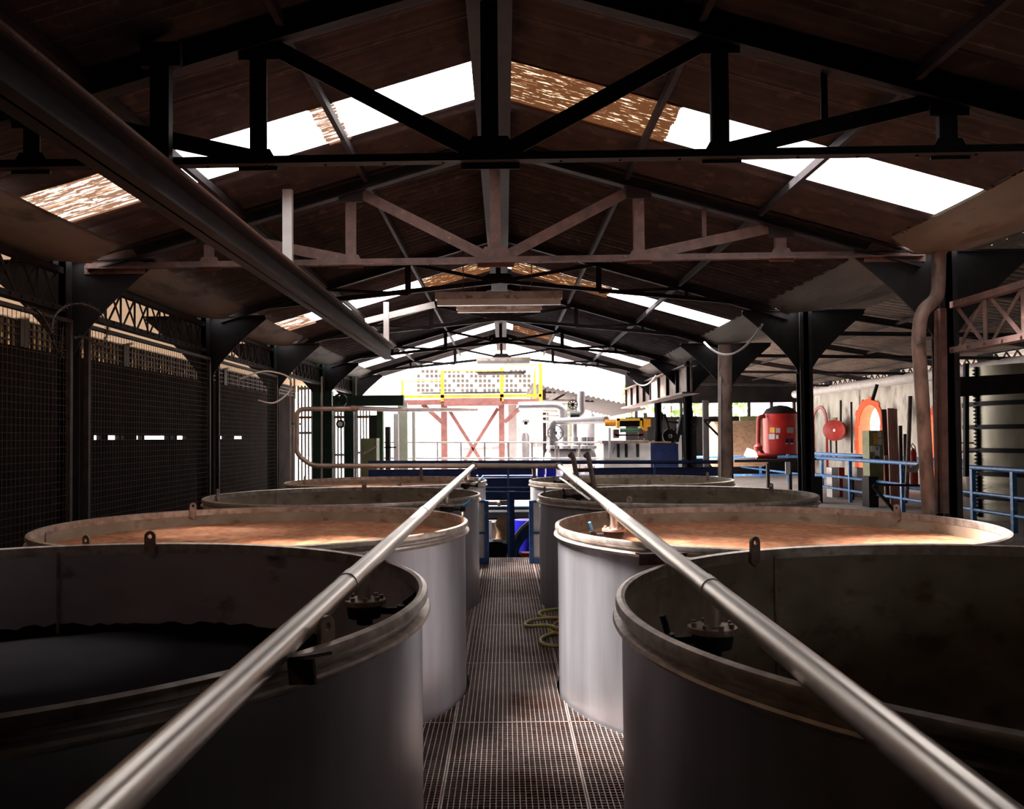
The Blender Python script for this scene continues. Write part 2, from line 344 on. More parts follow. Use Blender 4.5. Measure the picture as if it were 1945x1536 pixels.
truss_a(4.35, 'steel_dark', 'nearest and darkest roof truss, spanning the hall in front of the first skylights', .004, 1.405)
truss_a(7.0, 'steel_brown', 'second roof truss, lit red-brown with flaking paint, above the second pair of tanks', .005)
def truss_b(Y, label):
    he, hcn = 1.52, 1.86
    t = thing('roof_truss', label, 'roof truss', (RX, Y, EYE + he), 'roof trusses under the main roof')
    zt = lambda x: rz(x) - .07
    zc = lambda x: EYE + hcn - (hcn - he)*abs(x - RX)/3.4
    for s in (-1, 1):
        MB().angle((RX, Y, zc(RX)), (s*3.42, Y, zc(s*3.42)), .05).build('bottom_chord', 'steel_dark', t)
        MB().ibeam((RX, Y, zt(RX)), (s*3.42, Y, zt(s*3.42)), .07, .09).build('top_chord', 'steel_dark', t)
        MB().bar((s*1.15, Y, zc(1.15)), (s*1.15, Y, zt(s*1.15)), .07, .012, (0, 1, 0)).build('post', 'steel_dark', t)
        MB().bar((RX + s*.05, Y, zc(0) + .03), (s*1.15, Y, zt(s*1.15)), .045, .012, (0, 1, 0)).build('diagonal', 'steel_dark', t)
        MB().bar((s*2.2, Y, zc(2.2)), (s*2.2, Y, zt(s*2.2)), .05, .012, (0, 1, 0)).build('post', 'steel_dark', t)
        MB().bar((s*1.15, Y, zc(1.15)), (s*2.2, Y, zt(s*2.2)), .04, .012, (0, 1, 0)).build('diagonal', 'steel_dark', t)
    MB().bar((RX, Y, zc(0)), (RX, Y, zt(RX)), .06, .012, (0, 1, 0)).build('king_post', 'steel_dark', t)
    MB().lathe([(.001, .0), (.13, .0), (.20, .03), (.13, .06), (.001, .06)], (RX, Y - .008, zc(0) + .0), 24, False, Matrix.Rotation(0, 3, 'X') @ Matrix.Diagonal((1, .08, 2.0))).build('gusset_plates', 'steel_dark', t)
truss_b(10.28, 'third roof truss with raised centre, hidden partly behind the dusty hanging lamp')
truss_b(13.56, 'fourth roof truss, the one in front of the rounded dark hub above the far tanks')
truss_b(16.84, 'fifth roof truss, just before the last long skylights')
truss_b(20.1, 'last and farthest roof truss, dark against the white open end of the hall')
# purlins
def beam_thing(name, p, q, w, h, m, label, cat, group=None, kind='i'):
    b = MB(); (b.ibeam if kind == 'i' else b.bar)(p, q, w, h)
    return tag(b.build(name, m), label, cat, group)
beam_thing('ridge_beam', (RX, Y0, rz(RX) - .16), (RX, Y1, rz(RX) - .16), .24, .20, 'steel_dark', 'wide dark ridge beam running under the peak of the main roof', 'beam', None, 'bar')
for x, nm in ((-1.12, 'left of the ridge, the inner one'), (-2.12, 'left of the ridge, the outer one'), (1.02, 'right of the ridge, the inner one'), (2.10, 'right of the ridge, the outer one')):
    b = MB()
    for a, c in ((Y0, 4.30), (4.40, 6.95), (7.05, 10.23), (10.33, 13.5), (13.62, 16.79), (16.89, 20.05), (20.15, Y1)):
        b.bar((x, a, rz(x) - .065), (x, c, rz(x) - .065), .035, .055)
    tag(b.build('purlin', 'steel_dark'), 'slim roof purlin ' + nm, 'purlin', 'purlins under the roof sheets')

# ------------------------------------------------------------------ runway beam on the left, with its hangers
zb = EYE + 1.26
t = thing('runway_beam', 'heavy dark steel hoist beam slanting through the left of the view under the trusses', 'beam', (-1.70, 6.5, zb))
MB().ibeam((-1.70, .6, zb), (-1.70, 12.75, zb), .15, .17, .014).build('beam', 'steel_dark', t)
MB().box((-1.79, 1.2, zb + .085), (-1.61, 12.6, zb + .10)).build('top_flange_plate', 'steel_brown', t)
for yy, lab in ((6.72, 'short pale hanger post holding the hoist beam beside the second truss'), (12.35, 'pale hanger post at the far end of the hoist beam')):
    tt = thing('hanger_post', lab, 'hanger post', (-1.70, yy, zb + .1))
    MB().bar((-1.70, yy, zb + .105), (-1.70, yy, rz(-1.7) - .05), .075, .05, (0, 1, 0)).build('post', 'pvc', tt)
    MB().box((-1.75, yy - .03, zb + .10), (-1.65, yy + .03, zb + .12)).build('foot_plate', 'pvc', tt)
tt = thing('hanger_post', 'broad black hanger post carrying the hoist beam at the nearest truss', 'hanger post', (-1.70, 4.22, zb + .1))
MB().bar((-1.70, 4.22, zb + .105), (-1.70, 4.22, rz(-1.7) - .10), .095, .05, (0, 1, 0)).build('post', 'steel_black', tt); MB().box((-1.80, 4.2, rz(-1.7) - .16), (-1.60, 4.24, rz(-1.7) - .04)).build('head_plate', 'steel_black', tt)
tag(MB().bar(at(694, 610, 12.6), at(826, 578, 12.6), .06, .085).build('tie_beam', 'pvc'), 'pale tie beam sloping down from the roof to the end of the hoist beam', 'beam')

# ------------------------------------------------------------------ columns, brackets, gutters
CY_ = [.9, 4.35, 7.0, 10.28, 13.56, 16.84, 20.1]
def column(sd, Y, m, label, wide=.15):
    x = sd*3.60
    t = thing('steel_column', label, 'column', (x, Y, -2.6 if True else 0), 'columns along the %s of the hall' % ('left' if sd < 0 else 'right'))
    top = EYE + 1.5
    b = MB().ibeam((x, Y, -2.6), (x, Y, top), wide, wide, .014, (0, 1, 0)).box((x - .03, Y - wide/2, -2.6), (x + .03, Y - wide/2 + .012, top))
    b.build('shaft', m, t)
    for k in (-1, 1):
        c = []
        for i in range(9):
            a = PI/2*i/8; f_ = i/8; c.append((x + k*(.07 + .66*f_**1.35), Y, top - .72*(1 - f_) - .05))
        poly = [(x, Y, top - .80)] + c + [(x + k*.73, Y, top), (x, Y, top)]
        MB().prism(poly, (0, .014, 0)).bar((x, Y + .007, top - .01), (x + k*.73, Y + .007, top - .01), .014, .09, (0, 1, 0)).build('bracket', 'steel_black', t)
    return t
names = ['first', 'second', 'third', 'fourth', 'fifth', 'sixth', 'seventh']
CL = [4.05, 7.0, 10.28, 13.3, 16.84, 20.1]; CR = [4.35, 7.0, 10.28, 13.9, 16.84, 20.1]
lt = ['dark steel column in the left mesh fence, nearest to the left edge', 'dark steel column in the left mesh fence beside the barbed wire loops', 'dark steel column with broad bracket in the left fence, behind the second tank',
      'dark green-black column left of the tall riser pipe', 'dark green column standing behind the riser pipe', 'farthest dark column on the left under the green beam']
rt = ['dark steel column at the far right, outside the lattice girder', 'black steel column beside the rusty bent downpipe', 'black steel column in front of the blue railing, with a wide curved bracket',
      'black column beside the brown downpipe, by the big ribbed girder', 'dark column right of the orange motor machine', 'farthest dark column on the right, near the yellow platform']
for i, Y in enumerate(CL): column(-1, Y, 'steel_black' if i < 3 else 'green', lt[i])
for i, Y in enumerate(CR): column(1, Y, 'steel_black', rt[i])
def gutter(sd, a, b_, label):
    x = lambda v: sd*v
    p = [(3.10, rz(3.05) - EYE - .02), (3.24, 1.50), (3.34, 1.44), (3.72, 1.47), (3.86, 1.66)]
    vs = []; m = MB(); n = 10
    th = .02
    for i in range(n + 1):
        y = a + (b_ - a)*i/n; sag = -.03*math.sin(PI*i/n)
        for q in p: vs.append((x(q[0]), y, EYE + q[1] + sag))
        for q in p: vs.append((x(q[0]), y, EYE + q[1] + sag + th))
    fs = []; k = len(p)
    for i in range(n):
        o = i*2*k; o2 = o + 2*k
        for j in range(k - 1):
            fs.append((o + j, o + j + 1, o2 + j + 1, o2 + j)); fs.append((o + k + j, o + k + j + 1, o2 + k + j + 1, o2 + k + j))
    m.add(vs, fs)
    return tag(m.build('roof_gutter', 'gutter', None, True), label, 'gutter', 'cement gutters on the %s' % ('left' if sd < 0 else 'right'))
gl = ['nearest left gutter, running out of the picture', 'left gutter between the first two columns', 'left gutter above the lattice girder bay', 'left gutter above the third fence bay', 'left gutter left of the second skylight', 'left gutter over the green columns', 'far left gutter under the last skylight']
gr = ['nearest right gutter, running out of the picture', 'pale right gutter under the lower corner of the big skylight', 'broad curved right gutter with a bright scratch, beyond the second truss', 'right gutter with a pale cable loop beneath it', 'right gutter short section with a loop of cable', 'right gutter section with green light on it', 'farthest right gutter near the open end']
for sd, lst, ys in ((-1, gl, [Y0] + CL + [Y1]), (1, gr, [Y0] + CR + [Y1])):
    for i in range(len(ys) - 1): gutter(sd, ys[i] + .09, ys[i + 1] - .12, lst[i])

# ------------------------------------------------------------------ lattice girders and mesh fence on the left
def lattice(sd, Ya, Yb, h0, h1, m, label, pitch=.33, w=.035, withposts=True, X=3.60):
    x = sd*X
    t = thing('lattice_girder', label, 'girder', (x, (Ya + Yb)/2, EYE + h0), 'lattice girders between the columns')
    MB().box((x - .035, Ya, EYE + h1 - .05), (x + .035, Yb, EYE + h1)).build('top_flange', m, t)
    n = max(2, round((Yb - Ya)/pitch)); rv = MB().box((x - .045, Ya, EYE + h0), (x + .045, Yb, EYE + h0 + .045))
    for i in range(n*2 + 1):
        a = Ya + .04 + (Yb - Ya - .08)*i/(n*2); rv.cyl((x - sd*.044, a, EYE + h0 + .022), (x - sd*.056, a, EYE + h0 + .022), .012, 8)
    rv.build('bottom_flange', m, t); b = MB(); v = MB()
    for i in range(n):
        a = Ya + (Yb - Ya)*i/n; c = Ya + (Yb - Ya)*(i + 1)/n
        g = .05*(c - a)
        b.bar((x - .012, a + g, EYE + h0 + .04), (x - .012, c - g, EYE + h1 - .04), .008, w, (1, 0, 0)) if False else b.prism([(x - .012, a + g, EYE + h0 + .04), (x - .012, a + g + w, EYE + h0 + .04), (x - .012, c - g, EYE + h1 - .04), (x - .012, c - g - w, EYE + h1 - .04)], (.008, 0, 0))
        b.prism([(x + .004, c - g, EYE + h0 + .04), (x + .004, c - g - w, EYE + h0 + .04), (x + .004, a + g, EYE + h1 - .04), (x + .004, a + g + w, EYE + h1 - .04)], (.008, 0, 0))
        if withposts and i: MB().box((x - .022, a - w/2, EYE + h0 + .04), (x - .013, a + w/2, EYE + h1 - .04)).build('vertical_bar', m, t)
    b.build('lattice_bars', m, t)
    return t
lb = [(.3, 3.9), (4.2, 6.88), (7.12, 10.16), (10.4, 13.18), (13.45, 16.7), (16.96, 20.0)]
ll = ['left lattice girder at the picture edge, pale roof showing through', 'left lattice girder next to the barbed wire, nearest full bay', 'left lattice girder above the two daylight slots', 'left lattice girder behind the third tank', 'left lattice girder above the pale corrugated panels', 'small far lattice girder above the green beam']
for (a, c), l in zip(lb, ll): lattice(-1, a, c, 1.05, 1.41, 'steel_dark', l, .30 if a > 1 else .36, .03)
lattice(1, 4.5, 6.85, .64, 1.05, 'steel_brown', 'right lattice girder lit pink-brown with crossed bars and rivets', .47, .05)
def fence(Ya, Yb, label, x=-3.50, z0=0, z1=EYE + .98, py=.055, pz=.055):
    t = thing('mesh_fence', label, 'fence', (x, (Ya + Yb)/2, z0), 'wire mesh fence panels on the left')
    b = MB(); y = Ya + .03
    while y < Yb:
        b.box((x - .0016, y - .0016, z0), (x + .0016, y + .0016, z1)); y += py
    z = z0
    while z < z1:
        b.box((x - .0048, Ya, z - .0016), (x - .0016, Yb, z + .0016)); z += pz
    b.build('wire_grid', 'mesh', t)
    f = MB()
    for yy in (Ya, Yb): f.box((x - .02, yy - .02, z0), (x + .02, yy + .02, z1))
    f.box((x - .02, Ya, z1 - .03), (x + .02, Yb, z1)); f.build('frame', 'mesh', t)
fl = ['near wire mesh fence panel at the left edge', 'wire mesh fence panel by the barbed wire loops', 'wire mesh fence panel with bright daylight slots behind it', 'dense wire mesh fence panel behind the third left tank']
for (a, c), l in zip([(1.0, 3.9), (4.2, 6.85), (7.15, 10.1), (10.42, 13.1)], fl): fence(a, c, l)

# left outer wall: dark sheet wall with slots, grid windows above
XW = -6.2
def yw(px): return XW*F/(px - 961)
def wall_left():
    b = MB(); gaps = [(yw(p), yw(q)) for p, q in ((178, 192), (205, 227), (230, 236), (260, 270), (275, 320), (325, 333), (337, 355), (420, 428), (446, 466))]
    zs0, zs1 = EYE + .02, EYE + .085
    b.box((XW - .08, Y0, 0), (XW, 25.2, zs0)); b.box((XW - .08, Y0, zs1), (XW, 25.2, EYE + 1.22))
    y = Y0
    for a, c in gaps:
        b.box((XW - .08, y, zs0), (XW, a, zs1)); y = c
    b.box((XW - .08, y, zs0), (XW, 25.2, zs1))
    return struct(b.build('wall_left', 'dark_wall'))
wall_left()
for i, (a, c) in enumerate([(3.0, 7.7), (7.9, 10.9), (11.1, 13.9), (14.1, 18.9), (19.1, 25.2)]):
    b = MB(); z0, z1 = EYE + 1.2, EYE + 1.56; y = a
    while y <= c + .001: b.box((XW - .05, y - .015, z0), (XW - .02, y + .015, z1)); y += .13
    z = z0
    while z <= z1: b.box((XW - .055, a, z - .010), (XW - .015, c, z + .010)); z += .09
    b.box((XW - .1, c, z0), (XW, c + .2, z1 + .2))
    wn += 1; struct(b.build('window_%d' % wn, 'steel_dark'))
    wn += 1; struct(MB().box((XW - .075, a, z0), (XW - .07, c, z1)).build('window_%d' % wn, 'window_dim'))  # tinted pane added behind the grid to dim it
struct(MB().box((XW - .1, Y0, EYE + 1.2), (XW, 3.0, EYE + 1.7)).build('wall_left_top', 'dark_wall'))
# barbed wire loops
def coil(pts, label, r=.006, barbs=True):
    P = []
    pts = [Vector(p) for p in pts]
    for i in range(len(pts) - 1):
        p0, p1, p2, p3 = pts[max(i - 1, 0)], pts[i], pts[i + 1], pts[min(i + 2, len(pts) - 1)]
        for k in range(8):
            t = k/8; P.append(.5*((2*p1) + (-p0 + p2)*t + (2*p0 - 5*p1 + 4*p2 - p3)*t*t + (-p0 + 3*p1 - 3*p2 + p3)*t**3))
    P.append(pts[-1]); b = MB().tube(P, r, 6)
    if barbs:
        for i in range(1, len(P) - 1, 1):
            q = P[i]; d = Vector((random.uniform(-1, 1), random.uniform(-1, 1), random.uniform(-1, 1))).normalized()*.022
            b.bar(q - d, q + d, .004, .004)
    return b, P
b, _ = coil([at(40, 590, 5.1), at(60, 585, 5.3), at(80, 600, 5.3), at(97, 630, 5.4), at(98, 625, 5.5), at(104, 600, 5.6), at(125, 582, 5.8), at(155, 577, 5.9), at(185, 590, 6.1), at(202, 615, 6.1), at(203, 635, 6.1), at(190, 655, 6.0), at(160, 640, 5.9), at(140, 642, 5.8)], '', .006)
tag(b.build('barbed_wire', 'mesh'), 'rusty razor wire loops on top of the left mesh fence beside the column', 'barbed wire', 'razor wire coils')
b, _ = coil([at(104, 600, 5.65), at(100, 640, 5.7), at(112, 672, 5.8), at(118, 678, 5.8), at(117, 655, 5.8), at(119, 620, 5.8)], '', .005)
tag(b.build('barbed_wire', 'mesh'), 'single hanging loop of razor wire down the left column', 'barbed wire', 'razor wire coils')
b, _ = coil([at(455, 720, 11.6), at(500, 705, 12), at(540, 712, 12.3), at(553, 725, 12.4), at(548, 745, 12.4), at(520, 765, 12.2), at(490, 760, 12)], '', .012, False)
tag(b.build('barbed_wire', 'cable'), 'thin pale looping wire on the far mesh fence left of the riser pipe', 'barbed wire', 'razor wire coils')

# ------------------------------------------------------------------ tanks
TR = 1.462
tanks = [('R', 1.831, 2.66, 1.2215), ('L', -1.75, 2.877, 1.227), ('R', 1.831, 6.03, 1.131), ('L', -1.75, 6.13, 1.153),
         ('R', 1.831, 9.32, 1.124), ('L', -1.75, 9.35, 1.140), ('R', 1.831, 12.59, 1.119), ('L', -1.75, 12.66, 1.122)]
tl = ['nearest right open steel tank, deep and dark inside, cut off by the right edge', 'nearest left open steel tank, half empty, with a dark tide line inside',
      'second right open steel tank, brightly lit white outside and full of orange foam', 'second left open steel tank, pale grey, full of orange-brown foam',
      'third right open steel tank, brown stained and empty-looking inside', 'third left open steel tank, shadowed inside, behind the foaming one',
      'farthest right open steel tank, with the ladder leaning in it', 'farthest left open steel tank, full of light foam']
inner_m = ['inner', 'inner_dark', 'inner', 'inner', 'inner', 'inner', 'inner', 'inner']
def lug(b, c, a, z, up=.068, dn=.07, w=.056, inside=True):
    # plate with an eye, welded on the inner face of the rim
    er = Vector((math.cos(a), math.sin(a), 0)); et = Vector((-er.y, er.x, 0)); th = .012
    base = Vector(c) + er*(TR - .012) + Vector((0, 0, z))
    hc = up - w/2; n = 20; o = len(b.v); hr = .011
    for sgn in (0, 1):
        q = base - er*th*sgn
        for i in range(n):
            t = 2*PI*i/n; cs, sn = math.cos(t), math.sin(t)
            b.v.append(q + et*hr*cs + Vector((0, 0, hc + hr*sn)))
        for i in range(n):
            t = 2*PI*i/n; cs, sn = math.cos(t), math.sin(t)
            if sn >= 0: px, pz = w/2*cs, hc + w/2*sn
            else:
                k = min(w/2/max(abs(cs), 1e-6), (hc + dn)/max(-sn, 1e-6)); px, pz = cs*k, hc + sn*k
            b.v.append(q + et*px + Vector((0, 0, pz)))
    for i in range(n):
        j = (i + 1) % n
        for f in ((o + i, o + j, o + n + j, o + n + i), (o + 2*n + i, o + 3*n + i, o + 3*n + j, o + 2*n + j),
                  (o + n + i, o + n + j, o + 3*n + j, o + 3*n + i), (o + i, o + 2*n + i, o + 2*n + j, o + j)):
            b.f.append(list(f)); b.mi.append(0)
    return b
def lug_angle(c, px, py, z, R=TR):
    p = atz(px, py, z); return math.atan2(p.y - c[1], p.x - c[0])
lugs = {0: [(1402, 1042)], 1: [(290, 1032), (643, 1222)], 2: [(1775, 968), (1121, 968)], 3: [(347, 966), (874, 990), (200, 1034)],
        4: [(1470, 928), (1054, 935), (1185, 958)], 5: [(684, 928), (873, 955), (393, 940)], 6: [(1342, 905), (1028, 912), (1223, 918)], 7: [(743, 917), (557, 911)]}
seams = {0: [(1460, 1041), (1180, 1170)], 1: [(118, 1033)], 2: [(1624, 960)], 3: [(611, 962), (90, 1002)], 4: [(1383, 920)], 5: [(509, 929)], 6: [(1266, 903)], 7: [(632, 908)]}
ROOTS = []
for i, (sd, x, y, z) in enumerate(tanks):
    c = (x, y, 0)
    t = thing('fermentation_tank', tl[i], 'tank', (x, y, -2.4), 'open steel fermentation tanks')
    ROOTS.append(t)
    b = MB(); b.lathe([(TR, -2.4), (TR, -.8), (TR, z - .03)], c, 128)
    b.cur = 1; b.lathe([(TR - .008, z - .03), (TR - .008, .6), (TR - .008, -.9), (.01, -.9)], c, 128)
    b.cur = 0; b.lathe([(TR, -2.4), (.01, -2.4)], c, 128)
    b.build('shell', ['shell', inner_m[i]], t, True)
    MB().lathe([(TR - .010, z - .045), (TR - .010, z), (TR + .002, z + .006), (TR + .017, z), (TR + .020, z - .010), (TR + .020, z - .026), (TR + .006, z - .032), (TR + .0, z - .045)], c, 160, True).build('rim', 'rim', t, True)
    MB().lathe([(TR, z - .052), (TR + .026, z - .058), (TR + .030, z - .066), (TR + .026, z - .074), (TR, z - .088)], c, 160, True).build('stiffening_ring', 'rim', t, True)
    for (px, py) in lugs[i]:
        b = MB(); lug(b, c, lug_angle(c, px, py, z), z); b.build('lifting_lug', 'flange', t)
    for (px, py) in seams[i]:
        a = lug_angle(c, px, py, z); e = Vector((math.cos(a), math.sin(a), 0)); tt = Vector((-e.y, e.x, 0))
        p = Vector(c) + e*(TR - .011)
        MB().box((0, 0, 0), (0, 0, 0)) if False else None
        MB().bar(p + Vector((0, 0, z - .75)), p + Vector((0, 0, z - .03)), .014, .008, tuple(e)).build('weld_seam', 'flange', t)
    # outside vertical seam facing the walkway
    a = (PI*.78 if sd == 'R' else PI*.2); e = Vector((math.cos(a), math.sin(a), 0)); p = Vector(c) + e*(TR + .002)
    MB().bar(p + Vector((0, 0, -.2)), p + Vector((0, 0, z - .09)), .012, .006, tuple(e)).build('weld_seam', 'rim', t)
# support clips at the rims where neighbouring tanks meet
for i, (p0, p1) in {1: (at(556, 1248, 2.05), at(604, 1244, 1.95)), 2: (at(1212, 1052, 4.62), at(1300, 1050, 4.70))}.items():
    b = MB(); up = Vector((0, 0, .0)); d = (p1 - p0)
    b.bar(p0, p1, .07, .008); b.bar(p0 + Vector((0, -.033, -.028)), p1 + Vector((0, -.033, -.028)), .006, .055)
    b.build('support_clip', 'steel_brown', ROOTS[i])
# contents
def disc(name, i, dz, m, label, cat, rough=0, r=None, n=64, rings=20):
    sd, x, y, z = tanks[i]; b = MB(); r = r or TR - .010; vs = [(x, y, z - dz)]; fs = []
    for k in range(1, rings + 1):
        for j in range(n):
            t = 2*PI*j/n; rr = r*k/rings; X, Y = x + rr*math.cos(t), y + rr*math.sin(t)
            h = rough*(math.sin(X*9 + 2*math.sin(Y*7))*.5 + random.uniform(-.5, .5)) if k < rings else 0
            vs.append((X, Y, z - dz + h))
    for j in range(n): fs.append((0, 1 + j, 1 + (j + 1) % n))
    for k in range(rings - 1):
        for j in range(n):
            a = 1 + k*n + j; c = 1 + k*n + (j + 1) % n; fs.append((a, a + n, c + n, c))
    b.add(vs, fs); return tag(b.build(name, m, None, True), label, cat, None, 'stuff')
disc('mash_foam', 2, .125, 'foam', 'smooth orange fermenting foam filling the second right tank', 'foam', .008)
disc('mash_foam', 3, .125, 'foam', 'rough orange-brown fermenting foam filling the second left tank', 'foam', .014)
disc('mash_foam', 7, .10, 'foam', 'pale orange foam filling the farthest left tank', 'foam', .012)
disc('wash_liquid', 1, .43, 'wash', 'still dark grey liquid low inside the nearest left tank', 'liquid')
disc('wash_liquid', 0, .95, 'wash_brown', 'almost black brown liquid deep inside the nearest right tank', 'liquid')
disc('wash_liquid', 4, .75, 'wash_brown', 'dark liquid inside the third right tank', 'liquid')
disc('wash_liquid', 5, .75, 'wash_brown', 'dark liquid inside the third left tank', 'liquid')
disc('wash_liquid', 6, .75, 'wash_brown', 'dark liquid inside the farthest right tank', 'liquid')
sd, x, y, z = tanks[1]
b = MB(); n = 220; vs = []; fs = []
for j in range(n):
    t = 2*PI*j/n; up = .028 + .018*random.random()*(1 + .5*math.sin(j*.3)); r = TR - .0105
    vs += [(x + r*math.cos(t), y + r*math.sin(t), z - .43), (x + r*math.cos(t), y + r*math.sin(t), z - .43 + up)]
for j in range(n): fs.append((2*j, 2*((j + 1) % n), 2*((j + 1) % n) + 1, 2*j + 1))
b.add(vs, fs); b.build('tide_line', 'scum', ROOTS[1])

# ------------------------------------------------------------------ feed pipes with valves
PR = .035
def feed(side):
    if side == 'L': a, e = at(480, 1275, 1.80), at(899, 885, 14.0)
    else: a, e = at(1590, 1312, 1.68), at(1062, 885, 14.0)
    d = (e - a)/(e.y - a.y); s = a + d*(.75 - a.y)
    return s, e, d
def P_at(side, Y):
    s, e, d = feed(side); return s + d*(Y - s.y)
def solveY(side, px):
    lo, hi = .9, 13.9
    s, e, d = feed(side)
    def proj(p):
        v = p - Vector((0, 0, EYE)); R3 = (cam_dir(1, 0, 0), cam_dir(0, 1, 0), cam_dir(0, 0, 1)); u, q, w_ = (v.dot(k) for k in R3); return CX + F*u/w_
    for _ in range(50):
        m_ = (lo + hi)/2; x_ = proj(P_at(side, m_))
        if (x_ < px) == (side == 'L'): lo = m_
        else: hi = m_
    return (lo + hi)/2
for side, lab in (('L', 'long polished stainless feed pipe running over the left row of tanks'), ('R', 'long polished stainless feed pipe running over the right row of tanks')):
    s, e, d = feed(side); dn = d.normalized(); sg = 1 if side == 'L' else -1
    t = thing('feed_pipe', lab, 'pipe', tuple(s), 'stainless feed pipes')
    joints = [solveY(side, p) for p in ((668, 806, 868) if side == 'L' else (1341, 1163, 1100))]
    MB().tube([s + (e - dn*.05 - s)*(i_/90) for i_ in range(91)], PR, 40).build('pipe', 'stain', t, True)
    for jy in joints:
        p = P_at(side, jy); MB().tube([p - dn*.10, p - dn*.098, p + dn*.012, p + dn*.014], [PR, PR + .003, PR + .003, PR], 32).build('sleeve', 'stain', t, True)
    b = MB(); rot = dn.to_track_quat('Z', 'Y').to_matrix()
    b.lathe([(PR, -.03), (.062, -.03), (.062, .0), (PR, .0)], e - dn*.02, 32, True, rot); b.build('end_flange', 'flange', t, True)
    if side == 'L': ys = [solveY('L', 692), solveY('L', 848), solveY('L', 884), 12.2]
    else: ys = [solveY('R', 1352), solveY('R', 1166), solveY('R', 1098), 12.2]
    blues = {1: True} if True else {}
    for k, yy in enumerate(ys):
        p = P_at(side, yy); drop = .125
        MB().cyl(p, p - Vector((0, 0, drop)), .026, 24).build('branch', 'stain', t, True)
        g = MB(); g.lathe([(.001, 0), (.078, 0), (.080, -.004), (.080, -.018), (.07, -.02), (.001, -.02)], p - Vector((0, 0, drop - .008)), 32)
        for q in range(8):
            a = 2*PI*q/8 + .2; c_ = p + Vector((math.cos(a)*.063, math.sin(a)*.063, -drop + .008)); g.cyl(c_ - Vector((0, 0, .004)), c_ + Vector((0, 0, .014)), .009, 6)
        g.build('valve_flange', 'flange', t, True)
        z0 = p.z - drop - .014
        vb = MB().lathe([(.001, 0), (.062, 0), (.066, -.012), (.060, -.045), (.001, -.045)], (p.x, p.y, z0), 28)
        vb.cyl((p.x + sg*.05, p.y, z0 - .022), (p.x + sg*.135, p.y, z0 - .022), .013, 14)
        vb.lathe([(.001, -.022), (.022, -.022), (.024, .02), (.001, .024)], (p.x + sg*.145, p.y, z0 - .02), 14)
        vbo = vb.build('valve_body', 'cast', t, True)
        h0 = Vector((p.x + sg*.145, p.y, z0 + .004)); h1 = h0 + Vector((sg*.025, -.04, .035)); h2 = h0 + Vector((sg*.07, -.09 if side == 'R' else .02, .055))
        if side == 'L': h1 = h0 + Vector((.03, .01, .02)); h2 = h0 + Vector((.075, .02, .06))
        else: h1 = h0 + Vector((-.01, -.01, .035)); h2 = h0 + Vector((-.02, -.02, .06))
        hd = MB().tube([h0, h1, h2], [.010, .011, .010], 10).build('valve_handle', 'blue_handle' if k in (1, 3) else 'cast', vbo, True)
        if k in (1, 3): hd['label'] = 'blue valve handle'
        # outlet nozzle under the valve
        MB().cyl((p.x, p.y, z0 - .045), (p.x, p.y, z0 - .07), .03, 18).build('outlet', 'cast', vbo, True)
# cross pipe with riser on the left
A = lambda px, py, Y: tuple(at(px, py, Y))
path0 = bend([A(1066, 885, 14.0), A(592, 884.5, 14.0), A(563, 862, 14.0), A(564, 777, 14.0), A(672, 775, 14.1), A(760, 778, 15.5), A(905, 778, 18.5)], .12, 6)
path = []
for i_ in range(len(path0) - 1):
    k_ = max(1, int((Vector(path0[i_ + 1]) - Vector(path0[i_])).length/.25)); path += [Vector(path0[i_]).lerp(Vector(path0[i_ + 1]), q_/k_) for q_ in range(k_)]
path.append(Vector(path0[-1]))
t = thing('header_pipe', 'copper-toned steel pipe crossing the hall behind the tanks and rising on the left', 'pipe', A(800, 884, 14.0))
MB().tube(path, .040, 20).build('pipe', 'copper_pipe', t, True)
for px in (672,): MB().cyl(at(px - 5, 775, 14.1), at(px + 6, 775.5, 14.12), .055, 20).build('coupling', 'flange', t, True)
for px in (800, 1015): MB().box(at(px - 3, 887, 14.0), at(px + 3, 912, 14.05)).build('bracket', 'steel_brown', t)
# small fill pipe beside the third right tank and clamp rod
tag(MB().tube([A(1064, 908, 10.3), A(1075, 915, 9.9), A(1122, 950, 8.6)], .012, 10).build('rod', 'stain'), 'thin pale rod slanting beside the right feed pipe above the third tank', 'rod')

# ------------------------------------------------------------------ walkway grating
def clip_tanks(x, ya, yb):             # free intervals of the line x = const
    iv = [(ya, yb)]
    for sd, cx, cy, z in tanks:
        dx = x - cx; R = TR + .02
        if abs(dx) < R:
            h = math.sqrt(R*R - dx*dx); nv = []
            for a, b in iv:
                if cy - h > a: nv.append((a, min(b, cy - h)))
                if cy + h < b: nv.append((max(a, cy + h), b))
            iv = [(a, b) for a, b in nv if b - a > .01]
    return iv
def clip_tanks_x(y, xa, xb):
    iv = [(xa, xb)]
    for sd, cx, cy, z in tanks:
        dy = y - cy; R = TR + .02
        if abs(dy) < R:
            h = math.sqrt(R*R - dy*dy); nv = []
            for a, b in iv:
                if cx - h > a: nv.append((a, min(b, cx - h)))
                if cx + h < b: nv.append((max(a, cx + h), b))
            iv = [(a, b) for a, b in nv if b - a > .01]
    return iv
GX0 = atz(837, 1536, 0).x; GX1 = atz(1117.7, 1536, 0).x
gw = GX1 - GX0
ROWS = [1.15, 2.54, 3.93, 5.32, 6.71, 8.05, 9.38, 10.72, 12.05, 12.55]
colsx = [(GX0 - gw - .01, GX0 - .012, 'left'), (GX0, GX1, 'middle'), (GX1 + .012, GX1 + gw, 'right')]
ordn = ['first row from the camera', 'second row from the camera', 'third row, first fully in view', 'fourth row, beside the nearest tanks', 'fifth row, at the foot of the bright white tank', 'sixth row, beside the hose', 'seventh row, just past the hose', 'eighth row, between the third tanks', 'last row, at the blue gates']
